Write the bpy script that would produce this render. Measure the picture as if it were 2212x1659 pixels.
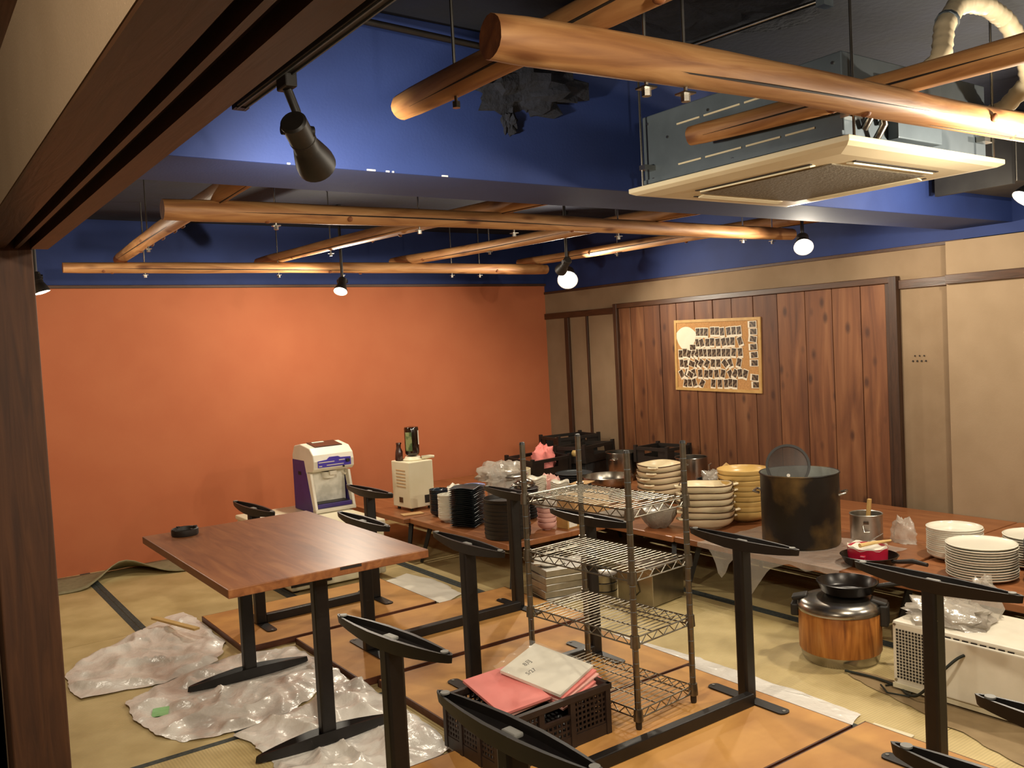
import bpy, bmesh, math, random
from mathutils import Vector, Matrix, Euler, noise
for o in list(bpy.data.objects): bpy.data.objects.remove(o)
S = bpy.context.scene
COL = S.collection
PI = math.pi
R = math.radians
# ------------------------------------------------------------------ camera
YAW, PIT, ROL, FPX, CAMH = R(35.37), R(-2.6), R(2.97), 1900.0, 1.565
fw = Vector((math.sin(YAW)*math.cos(PIT), math.cos(YAW)*math.cos(PIT), math.sin(PIT)))
rt = Vector((math.cos(YAW), -math.sin(YAW), 0)); dn = fw.cross(rt)
rgt = rt*math.cos(ROL) + dn*math.sin(ROL); dwn = -rt*math.sin(ROL) + dn*math.cos(ROL)
cam = bpy.data.cameras.new('camera'); camo = bpy.data.objects.new('camera', cam); COL.objects.link(camo)
mw = Matrix((( rgt.x, -dwn.x, -fw.x, 0), (rgt.y, -dwn.y, -fw.y, 0), (rgt.z, -dwn.z, -fw.z, CAMH), (0, 0, 0, 1)))
camo.matrix_world = mw
cam.sensor_fit = 'HORIZONTAL'; cam.sensor_width = 36.0; cam.lens = 36.0*FPX/2212.0
cam.clip_start = 0.02; cam.clip_end = 60
S.camera = camo
# ------------------------------------------------------------------ world, exposure
W = bpy.data.worlds.new('World'); S.world = W; W.use_nodes = True
W.node_tree.nodes['Background'].inputs[0].default_value = (1.0, 0.86, 0.66, 1)
W.node_tree.nodes['Background'].inputs[1].default_value = 0.03
S.view_settings.view_transform = 'Standard'; S.view_settings.look = 'None'
S.view_settings.exposure = 0.18; S.view_settings.gamma = 1.0; S.view_settings.use_curve_mapping = False
LAMPC = (1.0, 0.89, 0.71)
LAMPW = dict(A=70, B=48, C=62, D=26, E=75, NEAR=66, OUT1=50, OUT2=60, OUT3=54, HALL=48)  # lamps outside the view and in the hallway are added fill
# ------------------------------------------------------------------ colour + material helpers
def lin(h):
    h = h.lstrip('#'); c = [int(h[i:i+2], 16)/255 for i in (0, 2, 4)]
    return tuple((x/12.92 if x <= .04045 else ((x+.055)/1.055)**2.4) for x in c) + (1,)
MC = {}
def mat(name, c1, c2=None, rough=.5, metal=0.0, scale=6, stretch=(1,1,1), bump=0.0, bscale=None, lo=.35, hi=.65, alpha=1.0, trans=0.0, spec=None, detail=6, coat=0, ior=None):
    if name in MC: return MC[name]
    m = bpy.data.materials.new(name); m.use_nodes = True; MC[name] = m
    nt = m.node_tree; b = nt.nodes['Principled BSDF']
    b.inputs['Roughness'].default_value = rough; b.inputs['Metallic'].default_value = metal
    if spec is not None: b.inputs['Specular IOR Level'].default_value = spec
    if alpha < 1: b.inputs['Alpha'].default_value = alpha
    if trans: b.inputs['Transmission Weight'].default_value = trans
    if coat: b.inputs['Coat Weight'].default_value = coat
    if ior: b.inputs['IOR'].default_value = ior
    tc = nt.nodes.new('ShaderNodeTexCoord'); mp = nt.nodes.new('ShaderNodeMapping')
    nt.links.new(tc.outputs['Object'], mp.inputs[0]); mp.inputs['Scale'].default_value = stretch
    n = nt.nodes.new('ShaderNodeTexNoise'); n.inputs['Scale'].default_value = scale; n.inputs['Detail'].default_value = detail
    nt.links.new(mp.outputs[0], n.inputs['Vector'])
    rp = nt.nodes.new('ShaderNodeValToRGB'); rp.color_ramp.elements[0].position = lo; rp.color_ramp.elements[1].position = hi
    rp.color_ramp.elements[0].color = lin(c1); rp.color_ramp.elements[1].color = lin(c2 or c1)
    nt.links.new(n.outputs['Fac'], rp.inputs[0]); nt.links.new(rp.outputs[0], b.inputs['Base Color'])
    if bump:
        n2 = n
        if bscale:
            n2 = nt.nodes.new('ShaderNodeTexNoise'); n2.inputs['Scale'].default_value = bscale; n2.inputs['Detail'].default_value = 4
            nt.links.new(mp.outputs[0], n2.inputs['Vector'])
        bp = nt.nodes.new('ShaderNodeBump'); bp.inputs['Strength'].default_value = bump; bp.inputs['Distance'].default_value = .01
        nt.links.new(n2.outputs['Fac'], bp.inputs['Height']); nt.links.new(bp.outputs[0], b.inputs['Normal'])
    return m
def wood(name, cols, stretch=(1,12,12), scale=3.0, rough=.55, knots=0.0, kscale=(2,8,8), bump=.12, coat=0.0, kcol='3a1d0c', distort=1.2, kthr=.16):
    """long grain runs along the axis with the small stretch"""
    if name in MC: return MC[name]
    m = bpy.data.materials.new(name); m.use_nodes = True; MC[name] = m
    nt = m.node_tree; N = nt.nodes.new; Lk = nt.links.new; b = nt.nodes['Principled BSDF']
    b.inputs['Roughness'].default_value = rough; b.inputs['Coat Weight'].default_value = coat
    b.inputs['Coat Roughness'].default_value = .25
    tc = N('ShaderNodeTexCoord'); mp = N('ShaderNodeMapping'); mp.inputs['Scale'].default_value = stretch
    oi = N('ShaderNodeObjectInfo'); ad = N('ShaderNodeVectorMath'); ad.operation = 'ADD'
    ml = N('ShaderNodeMath'); ml.operation = 'MULTIPLY'; ml.inputs[1].default_value = 37.0
    Lk(oi.outputs['Random'], ml.inputs[0]); Lk(tc.outputs['Object'], ad.inputs[0]); Lk(ml.outputs[0], ad.inputs[1])
    Lk(ad.outputs[0], mp.inputs[0])
    n = N('ShaderNodeTexNoise'); n.inputs['Scale'].default_value = scale; n.inputs['Detail'].default_value = 7; n.inputs['Distortion'].default_value = distort
    Lk(mp.outputs[0], n.inputs['Vector'])
    rp = N('ShaderNodeValToRGB'); e = rp.color_ramp.elements
    e[0].position = .28; e[0].color = lin(cols[0]); e[1].position = .72; e[1].color = lin(cols[-1])
    for i, c in enumerate(cols[1:-1]):
        q = e.new(.28 + .44*(i+1)/(len(cols)-1)); q.color = lin(c)
    Lk(n.outputs['Fac'], rp.inputs[0]); out = rp.outputs[0]
    # plank to plank tint
    hs = N('ShaderNodeHueSaturation'); mr = N('ShaderNodeMapRange'); mr.inputs[3].default_value = .86; mr.inputs[4].default_value = 1.12
    Lk(oi.outputs['Random'], mr.inputs[0]); Lk(mr.outputs[0], hs.inputs['Value']); Lk(out, hs.inputs['Color']); out = hs.outputs[0]
    if knots:
        mp2 = N('ShaderNodeMapping'); mp2.inputs['Scale'].default_value = kscale; Lk(ad.outputs[0], mp2.inputs[0])
        v = N('ShaderNodeTexVoronoi'); v.inputs['Scale'].default_value = 1.0; Lk(mp2.outputs[0], v.inputs['Vector'])
        r2 = N('ShaderNodeValToRGB'); r2.color_ramp.elements[0].position = kthr*.35; r2.color_ramp.elements[1].position = kthr
        r2.color_ramp.elements[0].color = (knots,)*3+(1,); r2.color_ramp.elements[1].color = (0,0,0,1)
        Lk(v.outputs['Distance'], r2.inputs[0])
        mx = N('ShaderNodeMix'); mx.data_type = 'RGBA'; Lk(r2.outputs[0], mx.inputs[0]); Lk(out, mx.inputs[6]); mx.inputs[7].default_value = lin(kcol); out = mx.outputs[2]
    Lk(out, b.inputs['Base Color'])
    if bump:
        bp = N('ShaderNodeBump'); bp.inputs['Strength'].default_value = bump; bp.inputs['Distance'].default_value = .01
        Lk(n.outputs['Fac'], bp.inputs['Height']); Lk(bp.outputs[0], b.inputs['Normal'])
    return m
def emis(name, c, s):
    if name in MC: return MC[name]
    m = bpy.data.materials.new(name); m.use_nodes = True; MC[name] = m
    b = m.node_tree.nodes['Principled BSDF']; b.inputs['Emission Color'].default_value = c+(1,); b.inputs['Emission Strength'].default_value = s
    return m
def tatami_mat():
    m = bpy.data.materials.new('tatami_straw'); m.use_nodes = True
    nt = m.node_tree; N = nt.nodes.new; Lk = nt.links.new; b = nt.nodes['Principled BSDF']; b.inputs['Roughness'].default_value = .62
    tc = N('ShaderNodeTexCoord')
    w = N('ShaderNodeTexWave'); w.inputs['Scale'].default_value = 26; w.bands_direction = 'Y'; w.inputs['Distortion'].default_value = .4
    Lk(tc.outputs['Object'], w.inputs['Vector'])
    n = N('ShaderNodeTexNoise'); n.inputs['Scale'].default_value = 3.5; n.inputs['Detail'].default_value = 8; Lk(tc.outputs['Object'], n.inputs['Vector'])
    rp = N('ShaderNodeValToRGB'); e = rp.color_ramp.elements; e[0].position = .3; e[0].color = lin('b29b66'); e[1].position = .7; e[1].color = lin('d6c08a')
    Lk(n.outputs['Fac'], rp.inputs[0])
    mx = N('ShaderNodeMix'); mx.data_type = 'RGBA'; mx.blend_type = 'MULTIPLY'; mx.inputs[0].default_value = .14
    Lk(rp.outputs[0], mx.inputs[6]); Lk(w.outputs['Color'], mx.inputs[7]); Lk(mx.outputs[2], b.inputs['Base Color'])
    bp = N('ShaderNodeBump'); bp.inputs['Strength'].default_value = .25; bp.inputs['Distance'].default_value = .004
    Lk(w.outputs['Fac'], bp.inputs['Height']); Lk(bp.outputs[0], b.inputs['Normal'])
    return m
# ------------------------------------------------------------------ mesh helpers
class MB:
    def __init__(s): s.v = []; s.f = []
    def add(s, vs, fs):
        k = len(s.v); s.v += [tuple(v) for v in vs]; s.f += [tuple(i+k for i in f) for f in fs]; return s
    def box(s, c, d, rot=None):
        x, y, z = d[0]/2, d[1]/2, d[2]/2
        vs = [Vector(p) for p in ((-x,-y,-z),(x,-y,-z),(x,y,-z),(-x,y,-z),(-x,-y,z),(x,-y,z),(x,y,z),(-x,y,z))]
        if rot is not None:
            M = rot if isinstance(rot, Matrix) else Euler(rot).to_matrix()
            vs = [M @ v for v in vs]
        c = Vector(c)
        return s.add([v+c for v in vs], [(0,3,2,1),(4,5,6,7),(0,1,5,4),(1,2,6,5),(2,3,7,6),(3,0,4,7)])
    def bb(s, x0, x1, y0, y1, z0, z1): return s.box(((x0+x1)/2,(y0+y1)/2,(z0+z1)/2),(x1-x0,y1-y0,z1-z0))
    def cyl(s, p0, p1, r0, r1=None, n=14, cap=True):
        return s.tube([p0, p1], [r0, r0 if r1 is None else r1], n, cap)
    def tube(s, pts, r, n=8, cap=True):
        pts = [Vector(p) for p in pts]; m = len(pts)
        rs = r if isinstance(r, (list, tuple)) else [r]*m
        t0 = (pts[1]-pts[0]).normalized(); up = Vector((0,0,1)) if abs(t0.z) < .9 else Vector((1,0,0))
        a = t0.cross(up).normalized(); vs = []
        for i in range(m):
            t = (pts[min(i+1,m-1)]-pts[max(i-1,0)]).normalized()
            a = (a - t*a.dot(t)).normalized(); b = t.cross(a)
            for j in range(n):
                q = 2*PI*j/n; vs.append(pts[i] + (a*math.cos(q)+b*math.sin(q))*rs[i])
        fs = [(i*n+j, i*n+(j+1)%n, (i+1)*n+(j+1)%n, (i+1)*n+j) for i in range(m-1) for j in range(n)]
        if cap: fs += [tuple(range(n-1,-1,-1)), tuple(range((m-1)*n, m*n))]
        return s.add(vs, fs)
    def lathe(s, prof, n=28, c=(0,0,0), sx=1, sy=1, wav=None, close=False, cap=True):
        vs = []; fs = []; m = len(prof)
        for i, (r, z) in enumerate(prof):
            for j in range(n):
                q = 2*PI*j/n; k = 1.0; dz = 0
                if wav: k, dz = wav(q, r, z)
                vs.append((c[0]+r*k*sx*math.cos(q), c[1]+r*k*sy*math.sin(q), c[2]+z+dz))
        for i in range(m-1):
            for j in range(n): fs.append((i*n+j, i*n+(j+1)%n, (i+1)*n+(j+1)%n, (i+1)*n+j))
        if close:
            for j in range(n): fs.append(((m-1)*n+j, (m-1)*n+(j+1)%n, (j+1)%n, j))
        elif cap:
            if prof[0][0] > 0: fs.append(tuple(range(n-1,-1,-1)))
            if prof[-1][0] > 0: fs.append(tuple(range((m-1)*n, m*n)))
        return s.add(vs, fs)
    def prism(s, poly, z0, z1):
        n = len(poly); vs = [(x,y,z0) for x,y in poly]+[(x,y,z1) for x,y in poly]
        return s.add(vs, [tuple(range(n-1,-1,-1)), tuple(range(n,2*n))]+[(i,(i+1)%n,n+(i+1)%n,n+i) for i in range(n)])
    def build(s, name, m, parent=None, smooth=None, bevel=0, loc=None, rot=None, seg=2):
        me = bpy.data.meshes.new(name); me.from_pydata(s.v, [], s.f)
        b = bmesh.new(); b.from_mesh(me); bmesh.ops.remove_doubles(b, verts=b.verts, dist=1e-6)
        bmesh.ops.recalc_face_normals(b, faces=b.faces); b.to_mesh(me); b.free()
        me.materials.append(m)
        if smooth is not None:
            me.shade_smooth(); me.set_sharp_from_angle(angle=R(smooth))
        o = bpy.data.objects.new(name, me); COL.objects.link(o)
        if parent is not None: o.parent = parent
        if loc is not None: o.location = loc
        if rot is not None: o.rotation_euler = rot
        if bevel:
            md = o.modifiers.new('bevel', 'BEVEL'); md.width = bevel; md.segments = seg; md.limit_method = 'ANGLE'; md.angle_limit = R(40)
        return o
def tag(o, label, cat, group=None, kind=None):
    o['label'] = label; o['category'] = cat
    if group: o['group'] = group
    if kind: o['kind'] = kind
    return o
def thing(name, label, cat, loc=(0,0,0), rz=0, group=None):
    o = bpy.data.objects.new(name, None); COL.objects.link(o); o.empty_display_size = .05
    o.location = loc; o.rotation_euler = (0,0,rz) if not isinstance(rz, (tuple, list, Euler)) else rz
    return tag(o, label, cat, group)
def struct(o): o['kind'] = 'structure'; return o
def dup(o, loc=None, rz=None, label=None, parent=None):
    c = o.copy(); COL.objects.link(c); c.parent = parent
    if loc is not None: c.location = loc
    if rz is not None: c.rotation_euler = (c.rotation_euler[0], c.rotation_euler[1], rz)
    if label: c['label'] = label
    for ch in list(o.children): dup(ch, parent=c)
    return c
ORD = ['topmost','second from top','third from top','fourth from top','fifth from top','sixth from top','seventh from top','eighth from top','ninth from top','tenth from top','eleventh from top','twelfth from top','thirteenth from top','fourteenth from top','fifteenth from top','sixteenth from top','seventeenth from top','eighteenth from top','nineteenth from top','twentieth from top']
def stack(first, n, x, y, z, dz, lab, jit=.002, rj=6.0, seed=1):
    """first is the bottom piece; copies go up; labels count from the top"""
    rnd = random.Random(seed); out = []
    for i in range(n):
        o = first if i == 0 else dup(first)
        o.location = (x+rnd.uniform(-jit,jit), y+rnd.uniform(-jit,jit), z+dz*i)
        o.rotation_euler = (0,0,first.rotation_euler[2]+(R(rnd.uniform(-rj,rj)) if i else 0))
        k = n-1-i
        o['label'] = lab % ('bottom' if (i == 0 and n > 2) else ORD[k])
        out.append(o)
    return out
def lamp(name, loc, w, parent=None, size=.05, kind='POINT', aim=None, cone=150, blend=.8):
    l = bpy.data.lights.new(name, kind); l.energy = w; l.color = LAMPC; l.shadow_soft_size = size
    if kind == 'SPOT': l.spot_size = R(cone); l.spot_blend = blend
    o = bpy.data.objects.new(name, l); COL.objects.link(o)
    if parent is not None: o.parent = parent
    o.location = loc
    if aim is not None: o.rotation_euler = Vector(aim).to_track_quat('-Z', 'Y').to_euler()
    return o
# ------------------------------------------------------------------ materials
M_orange = mat('orange_paint', 'b0623c', 'b46740', .78, scale=3, bump=.05, bscale=260)
M_navy = mat('navy_paint', '172a5e', '1b3068', .75, scale=3, bump=.06, bscale=120)
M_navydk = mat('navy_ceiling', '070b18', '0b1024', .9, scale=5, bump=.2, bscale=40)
M_tan = mat('tan_plaster', '806a50', '887258', .85, scale=4, bump=.1, bscale=200)
M_tan2 = mat('tan_fusuma', '8a7459', '927c61', .8, scale=4, bump=.05, bscale=150)
M_dkwood = wood('dark_brown_wood', ['2c1a0e','3a2314','452b19'], (14,14,1.2), rough=.5)
M_dkwoodY = wood('dark_brown_wood_long', ['35200f','452a17','523420'], (14,1.2,14), rough=.42)
M_pillar = wood('pillar_wood', ['3b200d','4a2a12','573419'], (14,14,1), rough=.65)
M_plank = wood('cedar_plank', ['4e2b15','5f371d','6e4426','7d5333'], (4,5,.5), scale=2.0, rough=.6, knots=.85, kscale=(1,9,4.5), kthr=.24, kcol='3a1c0c')
M_log = wood('log_wood', ['805330','9a6a3e','ad7e4e','bd905e'], (.8,7,7), scale=3, rough=.55, knots=.8, kscale=(3.2,9,9), kthr=.2, kcol='5b2f12', bump=.25)
M_logend = mat('log_cut_end', '6a3a1a', '8a5226', .7, scale=25, bump=.2)
M_tatami = tatami_mat()
M_heri = mat('tatami_border_cloth', '2f3330', '454a45', .8, scale=60, bump=.2)
M_ply = mat('table_underside', 'a8723a', 'cb9550', .6, scale=2.6, lo=.3, hi=.62, detail=9, bump=.03, stretch=(1,1.6,1))
M_edge = wood('table_edge', ['4a2413','5c3019'], (3,10,10), rough=.5)
M_top = wood('table_veneer', ['6e4022','7e4c2a','8b5731','98643b'], (9,1.0,9), scale=2.4, rough=.44, coat=.08, bump=.05)
M_low = wood('low_table_veneer', ['7e4a28','8f5832','9c653c'], (9,1.0,9), scale=2.2, rough=.4, coat=.2, bump=.04)
M_black = mat('black_metal', '110d0b', '17120f', .45, .1, scale=20, bump=.05)
M_blackp = mat('black_plastic', '17130f', '201a15', .5, scale=20)
M_glide = mat('grey_glide', '75736d', '84827c', .55)
M_chrome = mat('chrome_wire', '7d786d', '8c8679', .36, 1.0, scale=30)
M_steel = mat('stainless_steel', '9b968c', 'b0aaa0', .26, 1.0, scale=12)
M_alu = mat('aluminium', 'a8a59e', 'b8b4ac', .38, 1.0, scale=25)
M_galv = mat('galvanised_grey', '59636a', '646e75', .5, .4, scale=8)
M_white = mat('white_enamel', 'd8d0bd', 'e0d8c6', .35, scale=10)
M_offw = mat('offwhite_plastic', 'd9cfae', 'e0d7ba', .45, scale=6)
M_acw = mat('ivory_plastic', 'd5c7a6', 'dacdad', .45, scale=6)
M_acdk = mat('grille_shadow', '6b6250', '756b58', .95, scale=90, bump=.4)  # grey-brown intake grille, rough and bumpy
M_purple = mat('purple_plastic', '35246a', '3d2a78', .38, scale=8)
M_violet = mat('violet_panel', '4636a8', '4c3bb2', .35)
M_smoke = mat('smoky_lid', '3c2620', '4a3028', .2, scale=8)
M_glassw = mat('frosted_plastic', 'b9bab2', 'd0cfc6', .3, scale=14, lo=.4, hi=.6)
M_wbowl = mat('white_porcelain', 'd9d4c4', 'dedac9', .18, scale=4, coat=.3)
M_cream = mat('cream_enamel', 'e2d2ad', 'e9dab8', .3, scale=6)
M_rim = mat('burnt_brown_rim', '3c2713', '553719', .5, scale=40)
M_yel = mat('yellow_bowl', 'c6a462', 'd1b06f', .3, scale=5)
M_dkdish = mat('dark_glazed_dish', '1d2224', '2a3032', .48, scale=15)
M_navydish = mat('navy_glazed_dish', '14191f', '1d2a36', .25, scale=15)
M_burnt = mat('burnt_pot', '171009', '80622f', .45, .35, scale=3.4, lo=.44, hi=.74, detail=9, bump=.1)
M_pink = mat('pink_paper', 'e08078', 'e58a82', .7, scale=5)
M_pinkd = mat('pale_pink_paper', 'd9a294', 'e2b0a4', .7, scale=5)
M_paper = mat('white_paper', 'dcd6c6', 'e5dfd0', .6, scale=3, bump=.08, bscale=14)
M_sheet = mat('white_vinyl_sheet', 'e0dad0', 'efeae2', .25, scale=5, bump=.6, bscale=22, alpha=.97, spec=.5)
M_clear = mat('clear_vinyl', 'cdc5b8', 'dcd5c9', .12, scale=8, bump=.5, bscale=30, alpha=.38, spec=.9)
M_cork = mat('cork', 'a87b48', 'b98a54', .85, scale=90, bump=.2)
M_corkfr = mat('pale_wood_frame', 'b08a4e', 'be985a', .55, stretch=(1,1,1), scale=20)
M_photo_w = mat('photo_card', 'd8cdb5', 'ded4bf', .5)
M_photo = mat('photo_image', '2e2218', '8f7a60', .4, scale=38, lo=.45, hi=.75)
M_foam = mat('sprayed_rockwool', '0b0e18', '171b28', .95, scale=22, bump=.8, bscale=45)
M_duct = mat('cream_duct', 'b9a98a', 'cbbb9b', .55, scale=10)
M_cardb = mat('cardboard', 'b08a58', 'ba9564', .8, scale=10)
M_lens = emis('lamp_lens', (1.0, .9, .72), 45)
M_red = mat('crimson_enamel', 'a01530', 'ae1c38', .3, scale=6)
M_rgrain = wood('cooker_woodgrain', ['7a441a','a06026','b87634','c68a48'], (9,9,1.0), scale=2.6, rough=.4, bump=.03)
M_cable = mat('green_black_cord', '151812', '1e2318', .6)
M_brglass = mat('brown_glass', '1c0d06', '241209', .12, coat=.5)
M_label = mat('green_label', '43582f', '8a9060', .5, scale=16, lo=.45, hi=.55)
M_bag = mat('crumpled_wrap', 'a49a8c', 'c9c0b2', .2, scale=14, bump=.6, bscale=24, alpha=.7, spec=.8)
M_greyb = mat('grey_wrap', '7b7266', '958b7d', .35, scale=9, bump=.6, bscale=20)
M_tape = mat('green_tape', '86c57e', '97d08f', .5, scale=30)
M_blueplate = mat('pale_blue_plate', '8e98c8', '99a3d2', .25)
M_mesh = mat('dark_glass', '2a221b', '332a22', .4, alpha=.5)
M_wstick = mat('pale_stick', 'c9a868', 'd2b275', .6)
M_line = mat('dark_groove', '1a110a', '22170e', .7)
M_ink = mat('ink', '55504a', '5a554f', .7)
M_brown_trim = wood('brown_trim', ['3a2312','4b2e19'], (1.5,12,12), rough=.55)
M_potin = mat('scoured_pot_inside', '8d908a', '9b9e97', .55, .2, scale=14)
M_ductdk = mat('dark_duct_metal', '2f2d2b', '393734', .6, .3, scale=8)
M_sleeve = mat('thin_clear_film', 'e4ded2', 'efeae0', .1, scale=8, bump=.5, bscale=30, alpha=.14, spec=.9)
# ================================================================== STRUCTURE
XR, YW, ZC = 5.644, 7.28, 2.67
BEAMZ, BY0, BY1 = 2.15, 2.603, 2.98
# floor slab with tatami mats as its pieces
fl = struct(MB().bb(-1.6, 6.1, -2.0, 7.6, -.16, -.055).build('floor', M_dkwoodY))
def mat_piece(x0, x1, y0, y1, along='Y'):
    L, Wd = (y1-y0, x1-x0) if along == 'Y' else (x1-x0, y1-y0)
    g = .0015
    o = MB().box((0,0,-.0275), (Wd-2*g, L-2*g, .055)).build('tatami_mat', M_tatami, fl, loc=((x0+x1)/2,(y0+y1)/2,0), rot=(0,0,0 if along == 'Y' else PI/2))
    for s in (-1, 1):
        MB().box((s*(Wd/2-g-.0165), 0, .0006), (.033, L-2*g, .0016)).build('border', M_heri, o)
XS = [-1.67, -.74, .19, 1.12, 2.05, 2.98, 3.91, 4.84, 5.64]
for i in range(2, 8):
    mat_piece(XS[i], XS[i+1], 5.42, YW)
    mat_piece(XS[i], XS[i+1], 3.63, 5.42)
for x0 in (.19, 2.05-.0):
    if x0 < 1:
        for k in range(3): mat_piece(.19, 2.05, 3.63-.93*(k+1), 3.63-.93*k, 'X')
for i in range(4, 8):
    mat_piece(XS[i], XS[i+1], 1.77, 3.63); mat_piece(XS[i], XS[i+1], -.09, 1.77)
# walls
struct(MB().bb(-.2, XR+.2, YW, YW+.12, 0, 2.15).build('wall_back', M_orange))
struct(MB().bb(-.2, XR+.2, YW-.005, YW+.12, 2.172, ZC).build('wall_upper_back', M_navy))
struct(MB().bb(-.2, XR, YW-.03, YW+.02, 2.148, 2.172).build('trim_1', M_brown_trim, bevel=.003))
wr = struct(MB().bb(XR, XR+.15, 2.96, YW+.1, -.02, 2.06).build('wall_right', M_tan))
struct(MB().bb(XR-.012, XR+.15, 2.9, YW, 2.06, 2.085).build('trim_2', M_brown_trim, bevel=.003))
struct(MB().bb(XR, XR+.15, -2, YW, 2.085, ZC).build('wall_upper_right', M_navy))
wp = struct(MB().bb(XR-.12, XR+.15, -2, 2.96, -.02, 2.07).build('wall_right_projection', M_tan2, bevel=.004))
# picture rail along the right wall
struct(MB().bb(XR-.02, XR+.01, 6.19, YW-.002, 1.80, 1.86).build('trim_3', M_dkwoodY, bevel=.003))
struct(MB().bb(XR-.02, XR+.01, 2.965, 3.36, 1.80, 1.86).build('trim_4', M_dkwoodY, bevel=.003))
struct(MB().bb(XR-.143, XR-.115, -2, 2.955, 1.80, 1.86).build('trim_5', M_dkwoodY, bevel=.003))
# posts between sliding panels near the corner
struct(MB().bb(XR-.03, XR+.01, 6.885, 6.945, 0, 1.80).build('trim_6', M_dkwood, bevel=.003))
struct(MB().bb(XR-.02, XR+.01, 6.60, 6.625, 0, 1.80).build('trim_7', M_dkwood, bevel=.003))
# cedar plank panel with dark frame
struct(MB().bb(XR-.05, XR+.01, 3.345, 3.40, 0, 1.89).build('trim_8', M_dkwood, bevel=.004))
struct(MB().bb(XR-.035, XR+.01, 3.40, 3.435, 0, 1.86).build('trim_9', M_dkwood, bevel=.004))
struct(MB().bb(XR-.05, XR+.01, 6.14, 6.19, 0, 1.89).build('trim_10', M_dkwood, bevel=.004))
struct(MB().bb(XR-.045, XR+.01, 3.40, 6.14, 1.845, 1.89).build('trim_11', M_dkwoodY, bevel=.004))
struct(MB().bb(XR-.006, XR+.01, 3.40, 6.16, 0, 1.86).build('wall_panel_backing', M_line))
edges = [3.436, 3.63, 3.86, 4.09, 4.34, 4.571, 4.79, 4.99, 5.19, 5.40, 5.60, 5.80, 5.98, 6.139]
rnd = random.Random(5)
for a, b in zip(edges[:-1], edges[1:]):
    d = .016+rnd.uniform(0,.005)
    MB().box((0,0,0), (d, b-a-.006, 1.845)).build('plank', M_plank, wr, loc=(XR-.006-d/2,(a+b)/2,.9225), bevel=.003, seg=1)
for i in range(4):
    MB().cyl((XR-.001,3.265-.03*i,1.31),(XR-.006,3.265-.03*i,1.31),.006,n=8).build('pin_hole', M_line, wr)
for i in range(3):
    MB().cyl((XR-.001,3.25-.032*i,1.345),(XR-.006,3.25-.032*i,1.345),.005,n=8).build('pin_hole', M_line, wr)
struct(MB().bb(-2.0, XR+.15, -2.12, -2.0, -.02, ZC).build('wall_front', M_tan))
struct(MB().bb(.16, .34, 2.775, YW, -.02, ZC).build('wall_left', M_tan))
struct(MB().bb(-2.0, .2, 2.775, 2.9, -.02, ZC).build('wall_hall_end', M_tan))
struct(MB().bb(-1.72, -1.6, -2.0, 2.9, -.02, ZC).build('wall_hall', M_tan))
# ceiling, blue beam
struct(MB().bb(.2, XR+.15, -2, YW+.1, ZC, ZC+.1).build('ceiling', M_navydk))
struct(MB().bb(-1.7, .21, -2, 2.9, 2.5, 2.6).build('ceiling_hall', M_dkwoodY))
struct(MB().bb(.34, XR, BY0, BY1, BEAMZ, ZC).build('ceiling_beam', M_navy, bevel=.004))
bm_ = bpy.data.objects['ceiling_beam']
for x, l in ((1.05,.010),(1.33,.030),(1.39,.012),(1.41,.006),(1.61,.024)):
    MB().box((x,BY0-.001,BEAMZ+.003),(l,.003,.005)).build('paint_chip', M_paper, bm_)
# door post and grooved lintel on the left
struct(MB().box((0,0,0),(.135,.15,1.95)).build('trim_12', M_pillar, loc=(.27,2.70,.97), bevel=.004))
lt = MB()
for (x0, x1, z0) in ((.205,.272,1.88),(.272,.295,1.905),(.295,.305,1.88),(.305,.333,1.905),(.333,.374,1.88)):
    lt.bb(x0, x1, -1.9, 2.625, z0, 1.93)
struct(lt.build('trim_13', M_dkwoodY))
struct(MB().bb(.374, .392, -1.9, 2.7, 1.905, 1.96).build('trim_14', M_line))
struct(MB().bb(.2035, .21, -1.9, 2.62, 1.887, 1.93).build('wall_over_lintel_edge', M_tan))
struct(MB().bb(.2035, .37, -1.9, 2.775, 1.93, 2.13).build('wall_over_lintel', M_tan))
struct(MB().bb(.205, .38, -1.9, 2.775, 2.13, ZC).build('wall_header', M_dkwoodY))
struct(MB().bb(.392, .84, -1.9, 2.28, 2.242, ZC).build('ceiling_soffit', M_line))
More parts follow.
